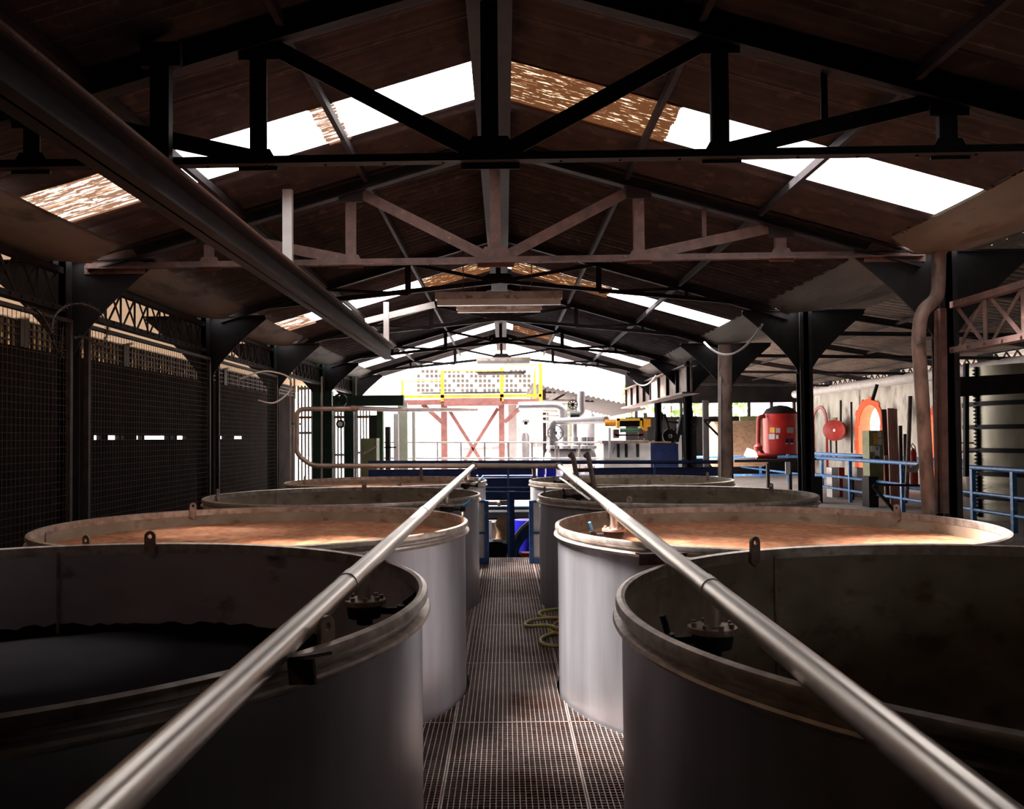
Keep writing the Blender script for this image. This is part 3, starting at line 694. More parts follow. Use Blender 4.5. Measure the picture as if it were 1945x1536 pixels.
for ri in range(len(ROWS) - 1):
    for xa, xb, nm in colsx:
        full = [(ROWS[ri] + .004, ROWS[ri + 1] - .004)]
        if nm != 'middle':
            iv = clip_tanks(xb if nm == 'left' else xa, *full[0])
            if len(iv) > 1: cut = (iv[0][1] + iv[1][0])/2; full = [(full[0][0], cut), (cut, full[0][1])]
        for pi_, (ya, yb) in enumerate(full):
            b = MB(); n = 24
            for k in range(n + 1):
                xx = xa + (xb - xa)*k/n; ww = .0022 if k not in (0, n) else .004
                for a, c in clip_tanks(xx, ya, yb): b.box((xx - ww, a, -.030), (xx + ww, c, 0))
            m_ = max(2, round((yb - ya)/.0305))
            for k in range(m_ + 1):
                yy = ya + (yb - ya)*k/m_; ww = .0014 if k not in (0, m_) else .003
                for a, c in clip_tanks_x(yy, xa, xb): b.box((a, yy - ww, -.024), (c, yy + ww, -.001 if k in (0, m_) else -.0025))
            if len(b.v) < 100: continue
            o = b.build('floor_grating', 'grate')
            tag(o, 'steel floor grating panel, %s column%s, %s' % (nm, '' if len(full) == 1 else (' near piece', ' far piece')[pi_], ordn[ri]), 'floor grating', 'steel grating panels of the walkway')
for px, nm in ((GX0 - .006, 'left'), (GX1 + .006, 'right')):
    tag(MB().box((px - .03, 12.0, -.13), (px + .03, 12.5, -.032)).build('grating_beam', 'steel_dark'), 'dark beam under the %s edge of the middle gratings' % nm, 'beam')
# hose
zf = .02
def hz(px, py, dz=0): p = atz(px, py, zf + dz); return p
pts = [hz(1090, 1153), hz(1040, 1158), hz(1024, 1164), hz(1030, 1170), hz(1060, 1176), hz(1085, 1176), hz(1090, 1174, .03), hz(1050, 1173, .04), hz(1012, 1177), hz(998, 1184), hz(1004, 1189), hz(1040, 1188, .03), hz(1070, 1197, .04), hz(1085, 1205), hz(1070, 1206), hz(1046, 1198), hz(1052, 1186, .03), hz(1085, 1166, .06)]
b, _ = coil(pts, '', .016, False)
b2, _ = coil([hz(1085, 1196, .03), hz(1050, 1203), hz(1030, 1211), hz(1028, 1220), hz(1045, 1226), hz(1085, 1227)], '', .016, False)
b.add(b2.v, b2.f); tag(b.build('hose', 'hose_green', None, True), 'yellow-green rubber hose lying in loops on the grating beside the bright tank', 'hose')

# ------------------------------------------------------------------ background helpers
def pbox(x0, y0, x1, y1, Y, depth, b=None):
    p = at(x0, y1, Y); q = at(x1, y0, Y); return (b or MB()).box((p.x, Y, p.z), (q.x, Y + depth, q.z))
def ptube(pts, r, n=12, rad=0, b=None):
    P = [at(*p) for p in pts]
    if rad: P = bend(P, rad)
    return (b or MB()).tube(P, r, n)
def one(name, b, m, label, cat, group=None, smooth=False, kind=None): return tag(b.build(name, m, None, smooth), label, cat, group, kind)

# ------------------------------------------------------------------ blue barrier and beams beyond the tanks
t = thing('blue_barrier', 'blue steel barrier crossing the hall behind the farthest tanks', 'railing', tuple(at(1040, 905, 15)))
ptube([(700, 878, 15), (1390, 877, 15)], .034, 14).build('top_rail', 'navy', t, True)
pbox(700, 890, 905, 909, 15.1, .04).build('panel', 'navy', t)
pbox(905, 888, 1010, 902, 15.1, .04).build('panel', 'navy', t)
pbox(1120, 886, 1390, 906, 15.1, .04).build('panel', 'navy', t)
for yy in (905, 926, 934): ptube([(895, yy, 15), (1020, yy, 15)], .014, 8).build('rail', 'blue', t, True)
for xx in (965, 1243): p_ = at(xx, 880, 15.05); MB().box((p_.x - .018, 15.045, -2.6), (p_.x + .018, 15.075, p_.z)).build('post', 'blue', t)
one('blue_beam', pbox(640, 960, 1260, 970, 15.6, .25), 'blue', 'blue beam low in the gap at the end of the walkway', 'beam')
one('concrete_beam', pbox(640, 970, 1260, 986, 15.9, .5), 'concrete', 'pale concrete beam under the blue beam at the walkway end', 'beam')
one('blue_post', pbox(964, 933, 977, 1072, 15.2, .12), 'navy', 'dark blue post in the middle of the gap past the walkway', 'post')
one('pipe_run', ptube([(912, 956, 15.72), (945, 956, 15.72), (948, 958, 15.5)], .035, 12), 'pvc', 'short pale pipe with elbow beyond the walkway, above the blue beam', 'pipe', None, True)
one('small_valve', ptube([(950, 955, 15.75), (966, 954.5, 15.75)], .05, 10), 'flange', 'small rusty valve next to the pale pipe elbow', 'valve', None, True)
for xx, l in ((918, 'left'), (1018, 'right')):
    t = thing('blue_gate', 'blue framed white gate leaf at the walkway end, %s side' % l, 'gate', tuple(at(xx, 1074, 11.92)), 'gate leaves at the end of the walkway')
    a, c, d = (910, 921, 928) if xx < 960 else (1027, 1013, 1006)
    x0, x1 = sorted((a, c))
    pbox(x0, 954, x1, 1060, 11.96, .02).build('panel', 'white', t)
    pbox(min(c, d), 951, max(c, d), 1076, 11.92, .07).build('stile', 'blue', t)
    pbox(x0, 950, x1, 954, 11.92, .06).build('rail', 'blue', t); pbox(x0, 1010, x1, 1014, 11.92, .06).build('rail', 'blue', t); pbox(x0, 1060, x1, 1075, 11.92, .06).build('rail', 'blue', t)
# machinery in the lower level past the walkway
c0 = at(940, 1085, 17.5)
b = MB().lathe([(.30, -.12), (.62, -.12), (.66, 0), (.62, .12), (.30, .12)], c0, 40, True, Matrix.Rotation(PI/2, 3, 'X') )
t = thing('toothed_wheel', 'black toothed wheel with pale studs below the walkway end', 'wheel', tuple(c0)); WR = b.build('rim', 'steel_black', t, True)
for k in range(20):
    a = 2*PI*k/20; p = c0 + Vector((math.cos(a)*.645, -.10, math.sin(a)*.645)); MB().bar(p, p + Vector((0, -.05, 0)), .06, .05).build('stud', 'corr_white', WR)
cc = at(1035, 1085, 16.6); b = MB(); n = 14
P = [cc + Vector((-math.cos(PI/2*i/n)*.72, 0, math.sin(PI/2*i/n)*1.0)) for i in range(n + 1)]
t = thing('chute_guard', 'curved teal-blue belt guard with cream edge beyond the walkway', 'machine guard', tuple(cc))
for i in range(n): b.bar(P[i], P[i + 1] + (P[i + 1] - P[i])*.02, .12, .17, (0, 0, 1)) if False else b.prism([P[i], P[i + 1], cc + (P[i + 1] - cc)*.80, cc + (P[i] - cc)*.80], (0, .15, 0))
b.build('guard', 'blue', t)
b = MB()
for i in range(n): b.prism([P[i], P[i + 1], cc + (P[i + 1] - cc)*1.06, cc + (P[i] - cc)*1.06], (0, .17, 0))
b.build('edge', 'concrete', t)
one('steel_panel', pbox(934, 992, 944, 1022, 18.2, .3), 'pvc', 'grey upright box with dirty cloth beside it, low beyond the walkway', 'box')
o = MB().lathe([(.01, 0), (.16, .05), (.12, .25), (.17, .4), (.08, .58), (.01, .62)], at(955, 1032, 18.0), 12); one('dirty_cloth', o, 'tan', 'crumpled orange-stained cloth hanging below the concrete beam', 'cloth', None, True)
one('bright_ground_gap', pbox(926, 988, 950, 1030, 21.0, .1), 'white', 'white panel seen through the gap low past the walkway', 'panel')
one('blue_drum', MB().lathe([(.01, 0), (.28, 0), (.29, .3), (.28, .85), (.01, .86)], at(1000, 1058, 19.5), 20), 'blue_plastic', 'bright blue plastic drum low at the walkway end', 'drum', None, True)
one('red_bucket', MB().lathe([(.01, 0), (.12, 0), (.15, .26), (.14, .26), (.01, .24)], at(999, 1072, 18.2), 16), 'red', 'small red bucket low at the walkway end', 'bucket', None, True)
for k, (x0, x1, l) in enumerate(((1021, 1034, 'left of the pipe flange'), (1038, 1056, 'right of the pipe flange'))): one('blue_crate', pbox(x0, 888, x1, 906, 17.55 + k*.1, .4), 'blue_plastic', 'bright blue plastic crate behind the blue barrier, ' + l, 'crate', 'blue crates')
one('dark_machine_bed', pbox(905, 906, 1130, 950, 17.5, 1.5).box((1.3, 17.6, -2.6), (1.5, 17.8, 1.0)).box((-.58, 18.5, -2.6), (-.5, 18.7, 1.0)), 'navy', 'dark navy machine bed behind the blue barrier rails', 'machine')
# ladder leaning into the farthest right tank
t = thing('ladder', 'rusty ladder with curled rail tops hooked over the far right tanks', 'ladder', tuple(at(1110, 925, 10.9)))
for pts in ([(1083, 866, 11.0), (1086, 862, 10.95), (1089, 870, 10.9), (1101, 935, 10.5)], [(1112, 866, 11.0), (1116, 862, 10.95), (1118, 870, 10.9), (1131, 935, 10.5)]):
    ptube(pts, .032, 10).build('rail', 'steel_brown', t, True)
ptube([(1093, 893, 10.75), (1122, 892, 10.75)], .025, 8).build('rung', 'steel_brown', t, True); ptube([(1098, 920, 10.6), (1127, 919, 10.6)], .025, 8).build('rung', 'steel_brown', t, True)

# ------------------------------------------------------------------ yellow platform on pink-red steel at the open end
YP = 23.5
t = thing('access_platform', 'yellow railed platform on red-primed steel legs at the open end', 'platform', tuple(at(905, 893, YP)))
pbox(766, 757, 1025, 769, YP, 1.8).build('deck_beam', 'primer', t)
pbox(843, 755, 953, 771, YP - .05, .3).build('deck_beam', 'primer', t)
pbox(762, 748, 1028, 756, YP - .05, .04).build('toe_board', 'yellow', t)
for x0, x1, y0 in ((762, 766, 722), (837, 843, 703), (950, 956, 697), (1024, 1030, 690), (1014, 1018, 704)):
    pbox(x0, y0, x1, 762, YP - (.05 if x1 != 1018 else -.9), .08).build('railing_post', 'yellow', t)
for x0, x1, y in ((766, 837, 723), (843, 950, 704), (956, 1024, 692)): ptube([(x0, y, YP), (x1, y, YP)], .018, 8).build('railing_rail', 'yellow', t, True)
for x0, x1 in ((839, 849), (949, 958)): pbox(x0, 768, x1, 1010, YP + .1, .15).build('leg', 'primer', t)
for p, q in (((851, 775), (925, 893)), ((946, 775), (872, 893))): MB().bar(at(*p, YP + .2), at(*q, YP + .2), .03, .10).build('cross_brace', 'primer', t)
for p, q in (((803, 768), (840, 802)), ((995, 768), (958, 802))): MB().bar(at(*p, YP + .15), at(*q, YP + .15), .12, .12, (0, 1, 0)).build('knee_brace', 'primer', t)
one('steel_column', pbox(966, 764, 981, 893, 24.5, .25), 'pvc', 'broad grey column behind the right leg of the yellow platform', 'column')
# far building with block windows, pale and bright
t = thing('far_building', 'bright pale building behind the open end with a grid of small windows', 'building', tuple(at(900, 893, 36)))
pbox(640, 745, 1180, 1000, 38, 2).build('facade', 'white', t); pbox(780, 698, 1016, 745, 38, 2).build('facade', 'white', t)
for i in range(26):
    for j in range(5):
        if (i*7 + j*3) % 5 == 0: continue
        x0 = 792 + i*8.4; y0 = 702 + j*9; pbox(x0, y0, x0 + 5.6, y0 + 6, 37.96, .3).build('window', 'window_brown', t)
# silver vessels outside
def hvessel(x0, x1, y0, y1, Y, label, m='silver'):
    p = at(x0, (y0 + y1)/2, Y); q = at(x1, (y0 + y1)/2, Y); r = (at(x0, y0, Y).z - at(x0, y1, Y).z)/2; L = (q.x - p.x)
    b = MB().lathe([(.001, 0), (r*.6, .03*L), (r, .12*L), (r, .88*L), (r*.6, .97*L), (.001, L)], p + Vector((0, r, 0)), 28, False, Matrix.Rotation(PI/2, 3, 'Y'))
    t = thing('silver_vessel', label, 'vessel', tuple(at((x0 + x1)/2, y1, Y)), 'silver vessels outside the open end'); b.build('body', m, t, True)
    for f in (.25, .6): MB().tube([p + Vector((L*f, r, 0)), p + Vector((L*f + .05, r, 0))], r + .02, 28).build('band', 'pvc', t, True)
    for f in (.2, .75): MB().box((p.x + L*f, Y + r*.4, -.05), (p.x + L*f + .15, Y + r*1.6, p.z - r*.8)).build('saddle', 'pvc', t)
hvessel(868, 972, 836, 868, 27, 'long silver cylinder lying behind the crossed braces')
hvessel(1002, 1062, 826, 858, 26, 'silver cylinder lying right of the grey column')
hvessel(1034, 1136, 852, 892, 22.3, 'nearest silver vessel under the group of valves')
def vvessel(x0, x1, y0, y1, Y, label, m='silver'):
    p = at((x0 + x1)/2, y1, Y); r = (at(x1, y1, Y).x - at(x0, y1, Y).x)/2; p.z = -.05; H = at(x0, y0, Y).z - p.z
    t = thing('silver_vessel', label, 'vessel', tuple(p), 'silver vessels outside the open end')
    MB().lathe([(.001, 0), (r, 0), (r, H*.93), (r*.7, H*.98), (.001, H)], p, 28).build('body', m, t, True)
    MB().lathe([(r, H*.6), (r + .02, H*.6), (r + .02, H*.62), (r, H*.62)], p, 28, True).build('band', 'pvc', t, True)
vvessel(989, 1006, 820, 880, 25, 'slim upright silver tank right of the grey column')
vvessel(1094, 1130, 778, 850, 24.5, 'tall upright silver tank behind the valves')
vvessel(1072, 1092, 764, 850, 28, 'cream upright tank behind the tall silver one', 'pale_green')
# pipework
one('steam_pipe', ptube([(985, 771, 22.8), (1058, 770, 22.8), (1070, 778, 22.8), (1071, 848, 22.8)], .11, 14, .35), 'silver', 'fat silver pipe bending down in front of the upright tanks', 'pipe', 'outdoor pipework', True)
one('steam_pipe', ptube([(1049, 846, 21.5), (1049, 806, 21.5), (1056, 800, 21.5), (1152, 797, 19.85)], .085, 14, .3), 'silver', 'silver pipe running right to the orange machine', 'pipe', 'outdoor pipework', True)
one('steam_pipe', ptube([(1104, 743, 22.4), (1104, 782, 22.4), (1098, 789, 22.4), (1088, 786, 22.4)], .10, 14, .25), 'silver', 'upright vent pipe with a curl at its foot', 'pipe', 'outdoor pipework', True)
one('steam_pipe', ptube([(1091, 790, 22.5), (1091, 848, 22.5)], .07, 12), 'silver', 'upright pipe under the black wheel valve', 'pipe', 'outdoor pipework', True)
def wheel_valve(px, py, Y, r, label, m, axis='X'):
    c = at(px, py, Y); t = thing('wheel_valve', label, 'valve', tuple(c), 'wheel valves')
    R = Matrix.Rotation(PI/2, 3, axis) if axis else Matrix.Identity(3)
    MB().lathe([(r*.86, -.02), (r, -.02), (r, .02), (r*.86, .02)], c, 24, True, R).build('hand_wheel', m, t, True)
    b = MB()
    for k in range(4):
        a = PI*k/4; v = R @ Vector((math.cos(a)*r*.9, math.sin(a)*r*.9, 0)); b.bar(c - v, c + v, .02, .02, (0, 1, 0) if axis else (0, 0, 1))
    b.build('spokes', m, t)
    MB().cyl(c + Vector((0, .02, 0)), c + Vector((0, .3, 0)), .05, 12).build('body', m, t)
wheel_valve(1055, 822, 21.3, .20, 'silver hand wheel valve on the pipe rising from the vessel', 'silver')
wheel_valve(1088, 768, 22.2, .13, 'black hand wheel at the top of the valve pipe', 'steel_black')
wheel_valve(999, 803, 24, .10, 'small dark valve right of the grey column', 'steel_black')
one('black_valve_body', ptube([(1083, 789, 22.2), (1100, 789, 22.2)], .12, 12), 'steel_black', 'black valve body beneath the black hand wheel', 'valve', None, True)
for k, x in enumerate((1049, 1072, 1092, 1108, 1122)):
    one('pipe_flange', MB().lathe([(.001, 0), (.16, 0), (.16, .08), (.09, .1), (.09, .3), (.001, .3)], at(x, 852, 22.4), 16), 'silver', 'flanged nozzle on the near silver vessel, %s from the left' % ['first', 'second', 'third', 'fourth', 'fifth'][k], 'nozzle', 'nozzles on the silver vessel', True)
t = thing('outdoor_railing', 'thin pale railing outside behind the barrier', 'railing', tuple(at(900, 893, 21.5)))
for y in (870, 840): ptube([(722, y, 21.6), (1150, y, 21.6)], .02, 8).build('rail', 'pvc', t, True)
for x in range(740, 1150, 45): pbox(x, 838, x + 2, 980, 21.6, .03).build('post', 'pvc', t)
# pale pipe racks in the sky opening
t = thing('pipe_rack', 'pale rack of thin level pipes outside, behind the silver pipework', 'pipe rack', tuple(at(1040, 893, 26)))
for y, x0, x1 in ((781, 985, 1095), (790, 985, 1095), (800, 985, 1095), (762, 985, 1095)): ptube([(x0, y, 26), (x1, y, 26)], .045, 8).build('rack_pipe', 'pvc', t, True)
for px in (986, 1040, 1094): p_ = at(px, 755, 26); MB().box((p_.x - .04, 26.03, -.05), (p_.x + .04, 26.11, p_.z)).build('post', 'pvc', t)
# canopy beyond on the right, sheet added to shade the silver vessels, with light truss
b = MB(); P = [at(1010, 728, 24.6), at(1230, 776, 24.6)]; a_, c_ = P; n = 90; vs = []; fs = []
for i in range(n + 1):
    f = i/n
    for yy in (24.6, 33.0):
        vs.append((a_.x + (c_.x - a_.x)*f, yy, a_.z + (c_.z - a_.z)*f + .03*math.sin(i*1.6)))
for i in range(n): fs.append((2*i, 2*i + 2, 2*i + 3, 2*i + 1))
b.add(vs, fs); one('shade_canopy', b, 'roof', 'sloping sheet canopy added to shade the silver vessels outside', 'canopy')
for px in (1034, 1226): p_ = at(px, 780, 26); one('canopy_post', MB().box((p_.x - .05, 26, -.05), (p_.x + .05, 26.1, (a_.z if px < 1100 else c_.z) - .08)), 'steel_dark', 'slim canopy post outside, ' + ('beside the platform corner' if px < 1100 else 'near the ribbed girder'), 'post')
b = MB()
b.prism([at(1028, 735, 27), at(1200, 772, 27), at(1200, 778, 27), at(1028, 741, 27)], (0, 1.5, 0)); one('outer_canopy_truss', b, 'steel_dark', 'dark sloping truss edge of the outer canopy right of the platform', 'truss')
for i, (p, q) in enumerate((((1034, 745), (1078, 745)), ((1034, 770), (1078, 745)), ((1050, 760), (1130, 762)))): one('canopy_strut', MB().bar(at(*p, 26.5), at(*q, 26.5), .06, .06), 'steel_dark', 'thin canopy strut right of the platform, %s' % ['level and upper', 'slanting', 'level and lower'][i], 'strut', 'canopy struts')

# ------------------------------------------------------------------ left far: green beam, panels, columns
one('green_crane_beam', pbox(632, 750, 766, 771, 15.5, .18), 'green', 'dark green box beam sticking out from the left over the pipe', 'beam')
c = at(646, 760, 15.3); t = thing('pulley_wheel', 'dark green pulley wheel on the crane beam', 'wheel', tuple(c))
MB().lathe([(.09, -.03), (.125, -.03), (.125, .03), (.09, .03)], c, 28, True, Matrix.Rotation(PI/2, 3, 'X')).build('rim', 'green', t, True)
b = MB()
for k in range(3): v = Vector((math.cos(PI*k/3), 0, math.sin(PI*k/3)))*.1; b.bar(c - v, c + v, .02, .02, (0, 1, 0))
b.build('spokes', 'green', t)
def corr_panel(x0, y0, x1, y1, Y, label, m='corr_white', n=None):
    p = at(x0, y1, Y); q = at(x1, y0, Y); b = MB(); k = n or int((q.x - p.x)/.075) + 1; st = (q.x - p.x)/k
    for i in range(k):
        x = p.x + st*i; b.prism([(x, Y, 0), (x + st*.28, Y - .02, 0), (x + st*.56, Y, 0), (x + st*.28, Y + .012, 0)], (0, 0, q.z))
    for z in (.3, p.z + (q.z - p.z)*.3, q.z - .08): b.box((p.x, Y + .01, z), (q.x, Y + .03, z + .05))
    return one('corrugated_panel', b, m, label, 'panel', 'pale corrugated wall panels')
corr_panel(565, 732, 597, 864, 17.2, 'pale corrugated panel just right of the riser pipe')
corr_panel(628, 775, 665, 905, 17.8, 'pale corrugated panel behind the round gauge')
corr_panel(672, 772, 706, 900, 19.0, 'pale corrugated panel behind the olive cabinet')
one('panel_rail', pbox(560, 789, 700, 795, 17.1, .04), 'tan', 'brown rail across the pale corrugated panels', 'rail')
c = at(647, 805, 15.0); t = thing('round_gauge', 'round dial gauge with dark case hanging behind the riser pipe', 'gauge', tuple(c))
MB().lathe([(.001, -.02), (.075, -.02), (.075, .04), (.001, .04)], c, 28, False, Matrix.Rotation(PI/2, 3, 'X')).build('case', 'green', t, True)
DIAL = MB().lathe([(.001, .0), (.042, .0)], c + Vector((0, -.045, 0)), 24, False, Matrix.Rotation(PI/2, 3, 'X')).build('dial', 'gauge', t)
MB().bar(c + Vector((0, -.05, 0)), c + Vector((.022, -.05, .022)), .006, .004).build('needle', 'ink', DIAL)
one('gauge_hook', ptube([(647, 797, 15.0), (644, 790, 15.0), (647, 785, 15.0)], .008, 6), 'steel_dark', 'little hook holding the round gauge', 'hook', None, True)
for x0, x1, y0, y1, Y, m, l in ((594, 609, 745, 905, 16.0, 'green', 'dark green post right of the first corrugated panel'), (612, 630, 742, 905, 16.4, 'green', 'second dark green post, broad, left of the gauge'), (655, 671, 780, 905, 16.8, 'green', 'green-brown post right of the gauge'),
        (716, 727, 772, 898, 17.5, 'green_mid', 'bright green post left of the white opening'), (702, 716, 788, 832, 18.5, 'steel_dark', 'dark box post above the olive cabinet'), (732, 740, 810, 876, 19, 'steel_dark', 'dark jamb in the left opening'),
        (748, 756, 785, 876, 20, 'pvc', 'grey post left of the pale green column'), (756, 773, 765, 876, 20.5, 'pale_green', 'pale green column at the left of the open end'), (783, 788, 782, 876, 21, 'pvc', 'thin cream post right of the pale green column')):
    p_, q_ = at(x0, 900, Y), at(x1, y0, Y); one('post', MB().box((p_.x, Y, 0), (q_.x, Y + .2, q_.z)), m, l, 'post', 'posts at the far left')
for x, l in ((611, 'beside the second dark green post'), (676, 'in front of the third corrugated panel'), (559, 'left of the riser pipe'), (552, 'by the mesh fence end')):
    one('conduit', ptube([(x, 700 if x < 600 else 715, 15.6), (x, 1028, 15.6)], .016, 8), 'pvc', 'thin pale conduit ' + l, 'conduit', 'upright conduits at the far left', True)
t = thing('olive_cabinet', 'olive-green sheet cabinet behind the barrier on the left', 'cabinet', tuple(at(700, 905, 16.6)))
p_, q_ = at(686, 900, 16.6), at(715, 832, 16.6); MB().box((p_.x, 16.6, 0), (q_.x, 17.0, q_.z)).build('body', 'olive', t); pbox(689, 836, 712, 860, 16.58, .02).build('door', 'olive', t)
MB().bar(at(690, 862, 16.5), at(716, 847, 16.5), .02, .03).build('handle_rod', 'pvc', t)
one('jamb_rail', pbox(728, 848, 752, 851, 19, .05), 'steel_dark', 'short black bar across the left opening', 'bar')
one('green_valve', pbox(553, 803, 572, 807, 14.3, .08), 'green_mid', 'small green bracket on the riser pipe', 'bracket')
for i in range(9): one('roller', pbox(800 + 0*i, 0, 801, 1, 30, .01), 'pvc', '', '') if False else None
# tall pale cladding in the white opening
corr_panel(792, 782, 842, 893, 30, 'washed-out tall white cladding left of the platform legs', 'white', 5)

# ------------------------------------------------------------------ right far: ribbed girder, orange machine, cabinet, machinery
t = thing('ribbed_girder', 'big brown plate girder with upright ribs running along the far right columns', 'girder', (3.38, 19.5, EYE + .79))
x = 3.40; MB().box((x, 15.6, EYE + .80), (x + .03, 23.8, EYE + 1.28)).build('web', 'rustpipe', t)
MB().box((x - .16, 15.6, EYE + .77), (x + .16, 23.8, EYE + .80)).build('bottom_flange', 'rustpipe', t); MB().box((x - .12, 15.6, EYE + 1.28), (x + .12, 23.8, EYE + 1.30)).build('top_flange', 'rustpipe', t)
for k in range(9): MB().box((x - .055, 15.7 + k*1.0, EYE + .80), (x, 15.76 + k*1.0, EYE + 1.28)).build('rib', 'steel_dark', t)
one('pale_panel', MB().box((3.36, 18.75, EYE + .82), (3.39, 19.6, EYE + 1.22)), 'white', 'one bright white panel in the ribbed girder', 'panel')
YM = 19.7
t = thing('conveyor_drive', 'orange-yellow motor drive frame on a roller conveyor', 'machine', tuple(at(1192, 838, YM)))
p, q = at(1149, 803, YM), at(1172, 803, YM)
MB().lathe([(.001, 0), (.075, 0), (.08, .05), (.08, .22), (.06, .25), (.001, .25)], p, 20, False, Matrix.Rotation(PI/2, 3, 'Y')).build('motor', 'orange', t, True)
pbox(1172, 794, 1220, 799, YM, .35).build('frame_top', 'yellow', t); pbox(1172, 794, 1177, 813, YM, .35).build('frame_side', 'yellow', t); pbox(1216, 794, 1222, 813, YM, .35).build('frame_side', 'yellow', t)
pbox(1177, 799, 1216, 810, YM + .1, .2).build('opening_back', 'steel_black', t)
pbox(1220, 795, 1236, 810, YM, .25).build('gearbox', 'orange', t); pbox(1222, 810, 1230, 818, YM, .2).build('gearbox_foot', 'orange', t)
p, q = at(1178, 817, YM), at(1214, 817, YM); MB().cyl(p, q, .05, 18).build('roller', 'green_mid', t, True)
pbox(1166, 815, 1176, 832, YM + .05, .2).build('bearing_block', 'steel_brown', t); pbox(1214, 815, 1224, 832, YM + .05, .2).build('bearing_block', 'steel_brown', t)
pbox(1168, 824, 1222, 828, YM + .05, .3).build('cross_beam', 'steel_brown', t)
ptube([(1158, 812, YM - .1), (1158, 872, YM - .1)], .028, 10).build('support_leg', 'pvc', t, True)
t = thing('white_cabinet', 'white sheet-metal cabinet with three black slots beside the barrier', 'cabinet', tuple(at(1192, 874, YM)))
p_, q_ = at(1148, 900, YM), at(1237, 841, YM); MB().box((p_.x, YM + .1, 0), (q_.x, YM + 1.0, q_.z)).build('body', 'white', t); pbox(1144, 836, 1232, 842, YM, 1.0).build('top_lip', 'flange', t)
for xx in (1172, 1187, 1209): pbox(xx, 843, xx + 5, 868, YM + .08, .03).build('slot', 'ink', t)
MB().bar(at(1163, 862, YM + .08), at(1168, 848, YM + .08), .02, .008).build('scrawl', 'ink', t)
p_, q_ = at(1238, 900, YM), at(1290, 842, YM)
one('navy_box', MB().box((p_.x + .01, YM + .1, 0), (q_.x, YM + .29, q_.z)), 'navy', 'dark navy box adjoining the white cabinet', 'box')
one('plank_stack', pbox(1240, 838, 1275, 841, YM + .1, .6), 'tan', 'flat brown board lying on the navy box', 'board')
one('debris_table', pbox(1148, 870, 1215, 874, YM - .3, .4), 'concrete', 'low ledge covered in pale debris under the white cabinet', 'ledge')
rnd = random.Random(3)
t = thing('dark_machinery', 'tangle of dark machine arms and rods between cabinet and columns', 'machinery', tuple(at(1280, 872, 20.5)))
p_, q_ = at(1296, 900, 20.6), at(1322, 826, 20.6); MB().box((p_.x, 20.6, 0), (q_.x, 21.3, q_.z)).build('bed', 'steel_black', t)
for p, q, wd in (((1243, 838), (1256, 785), .10), ((1262, 786), (1275, 835), .05), ((1285, 838), (1296, 788), .08), ((1300, 870), (1322, 792), .10), ((1308, 790), (1322, 866), .08), ((1270, 800), (1318, 806), .06), ((1290, 815), (1322, 860), .09), ((1278, 840), (1282, 815), .05), ((1312, 780), (1316, 870), .09)):
    MB().bar(at(*p, 20.4 + rnd.random()*.6), at(*q, 20.4 + rnd.random()*.6), wd, wd).build('machine_arm', 'steel_black', t)
pbox(1294, 796, 1322, 872, 21.2, .5).build('housing', 'steel_black', t)
MB().lathe([(.05, -.05), (.17, -.05), (.17, .05), (.05, .05)], at(1272, 828, 20.4), 20, True, Matrix.Rotation(PI/2, 3, 'X')).build('gear', 'steel_dark', t, True)
# trees outside on the right, seen through the gaps
def bush(px, py, Y, r, label):
    c = at(px, py, Y); rr = random.Random(px); b = MB()
    for k in range(160):
        a, e, q = rr.uniform(0, 2*PI), rr.uniform(-1.2, 1.5), r*rr.uniform(.5, 1); p = c + Vector((math.cos(a)*math.cos(e)*q, math.sin(a)*math.cos(e)*q, math.sin(e)*q*.8))
        s = r*.16; v = [Vector((rr.uniform(-s, s), rr.uniform(-s, s), rr.uniform(-s, s))) for _ in range(3)]; b.add([p + v[0], p + v[1], p + v[2]], [(0, 1, 2)])
    t = thing('bush', label, 'bush', (c.x, c.y, -.05), 'bushes outside on the right'); b.build('foliage', 'leaf', t); MB().tube([(c.x, c.y, -.05), (c.x, c.y, c.z)], [.08, .04], 8).build('trunk', 'wood', t)
bush(1275, 770, 42, 1.5, 'leafy bush behind the machine arms'); bush(1322, 795, 46, 1.1, 'smaller leafy bush by the dark column'); bush(1200, 770, 44, 1.3, 'pale green bush left of the ribbed girder'); bush(1392, 790, 43.5, 1.4, 'sunlit bush behind the tan round tank')

# ------------------------------------------------------------------ hanging lamps, fan hub, cables
def lamp(x0, x1, y0, y1, Y, label, m='lampgrey', chain=True):
    p = at(x0, (y0 + y1)/2, Y); q = at(x1, (y0 + y1)/2, Y); h = (at(x0, y0, Y).z - at(x0, y1, Y).z); zc = p.z
    t = thing('hanging_lamp', label, 'lamp', tuple((p + q)/2), 'fluorescent lamps hanging under the ridge')
    k = h*.55; d = h*.45
    hs_ = MB().prism([(p.x, Y - d, zc), (p.x, Y - d*.7, zc + k), (p.x, Y + d*.7, zc + k), (p.x, Y + d, zc)], (q.x - p.x, 0, 0)).build('housing', m, t)
    MB().prism([(p.x + .02, Y - d*.92, zc), (p.x + .02, Y - d*.5, zc - h*.42), (p.x + .02, Y + d*.5, zc - h*.42), (p.x + .02, Y + d*.92, zc)], (q.x - p.x - .04, 0, 0)).build('diffuser', 'lamptube', t)
    if chain:
        for f in (.22, .76):
            xx = p.x + (q.x - p.x)*f; MB().tube([(xx, Y, zc + k), (xx, Y, rz(xx) - .03)], .006, 6).build('suspension_wire', 'steel_brown', t)
        for f in (.08, .35, .65, .95):
            xx = p.x + (q.x - p.x)*f; MB().box((xx - .012, Y - d*1.02, zc - .01), (xx + .012, Y - d*.6, zc + k*.6)).build('clip', m, hs_)
lamp(827, 1068, 557, 583, 9.4, 'nearest fluorescent lamp, long, dusty and pinkish, under the ridge')
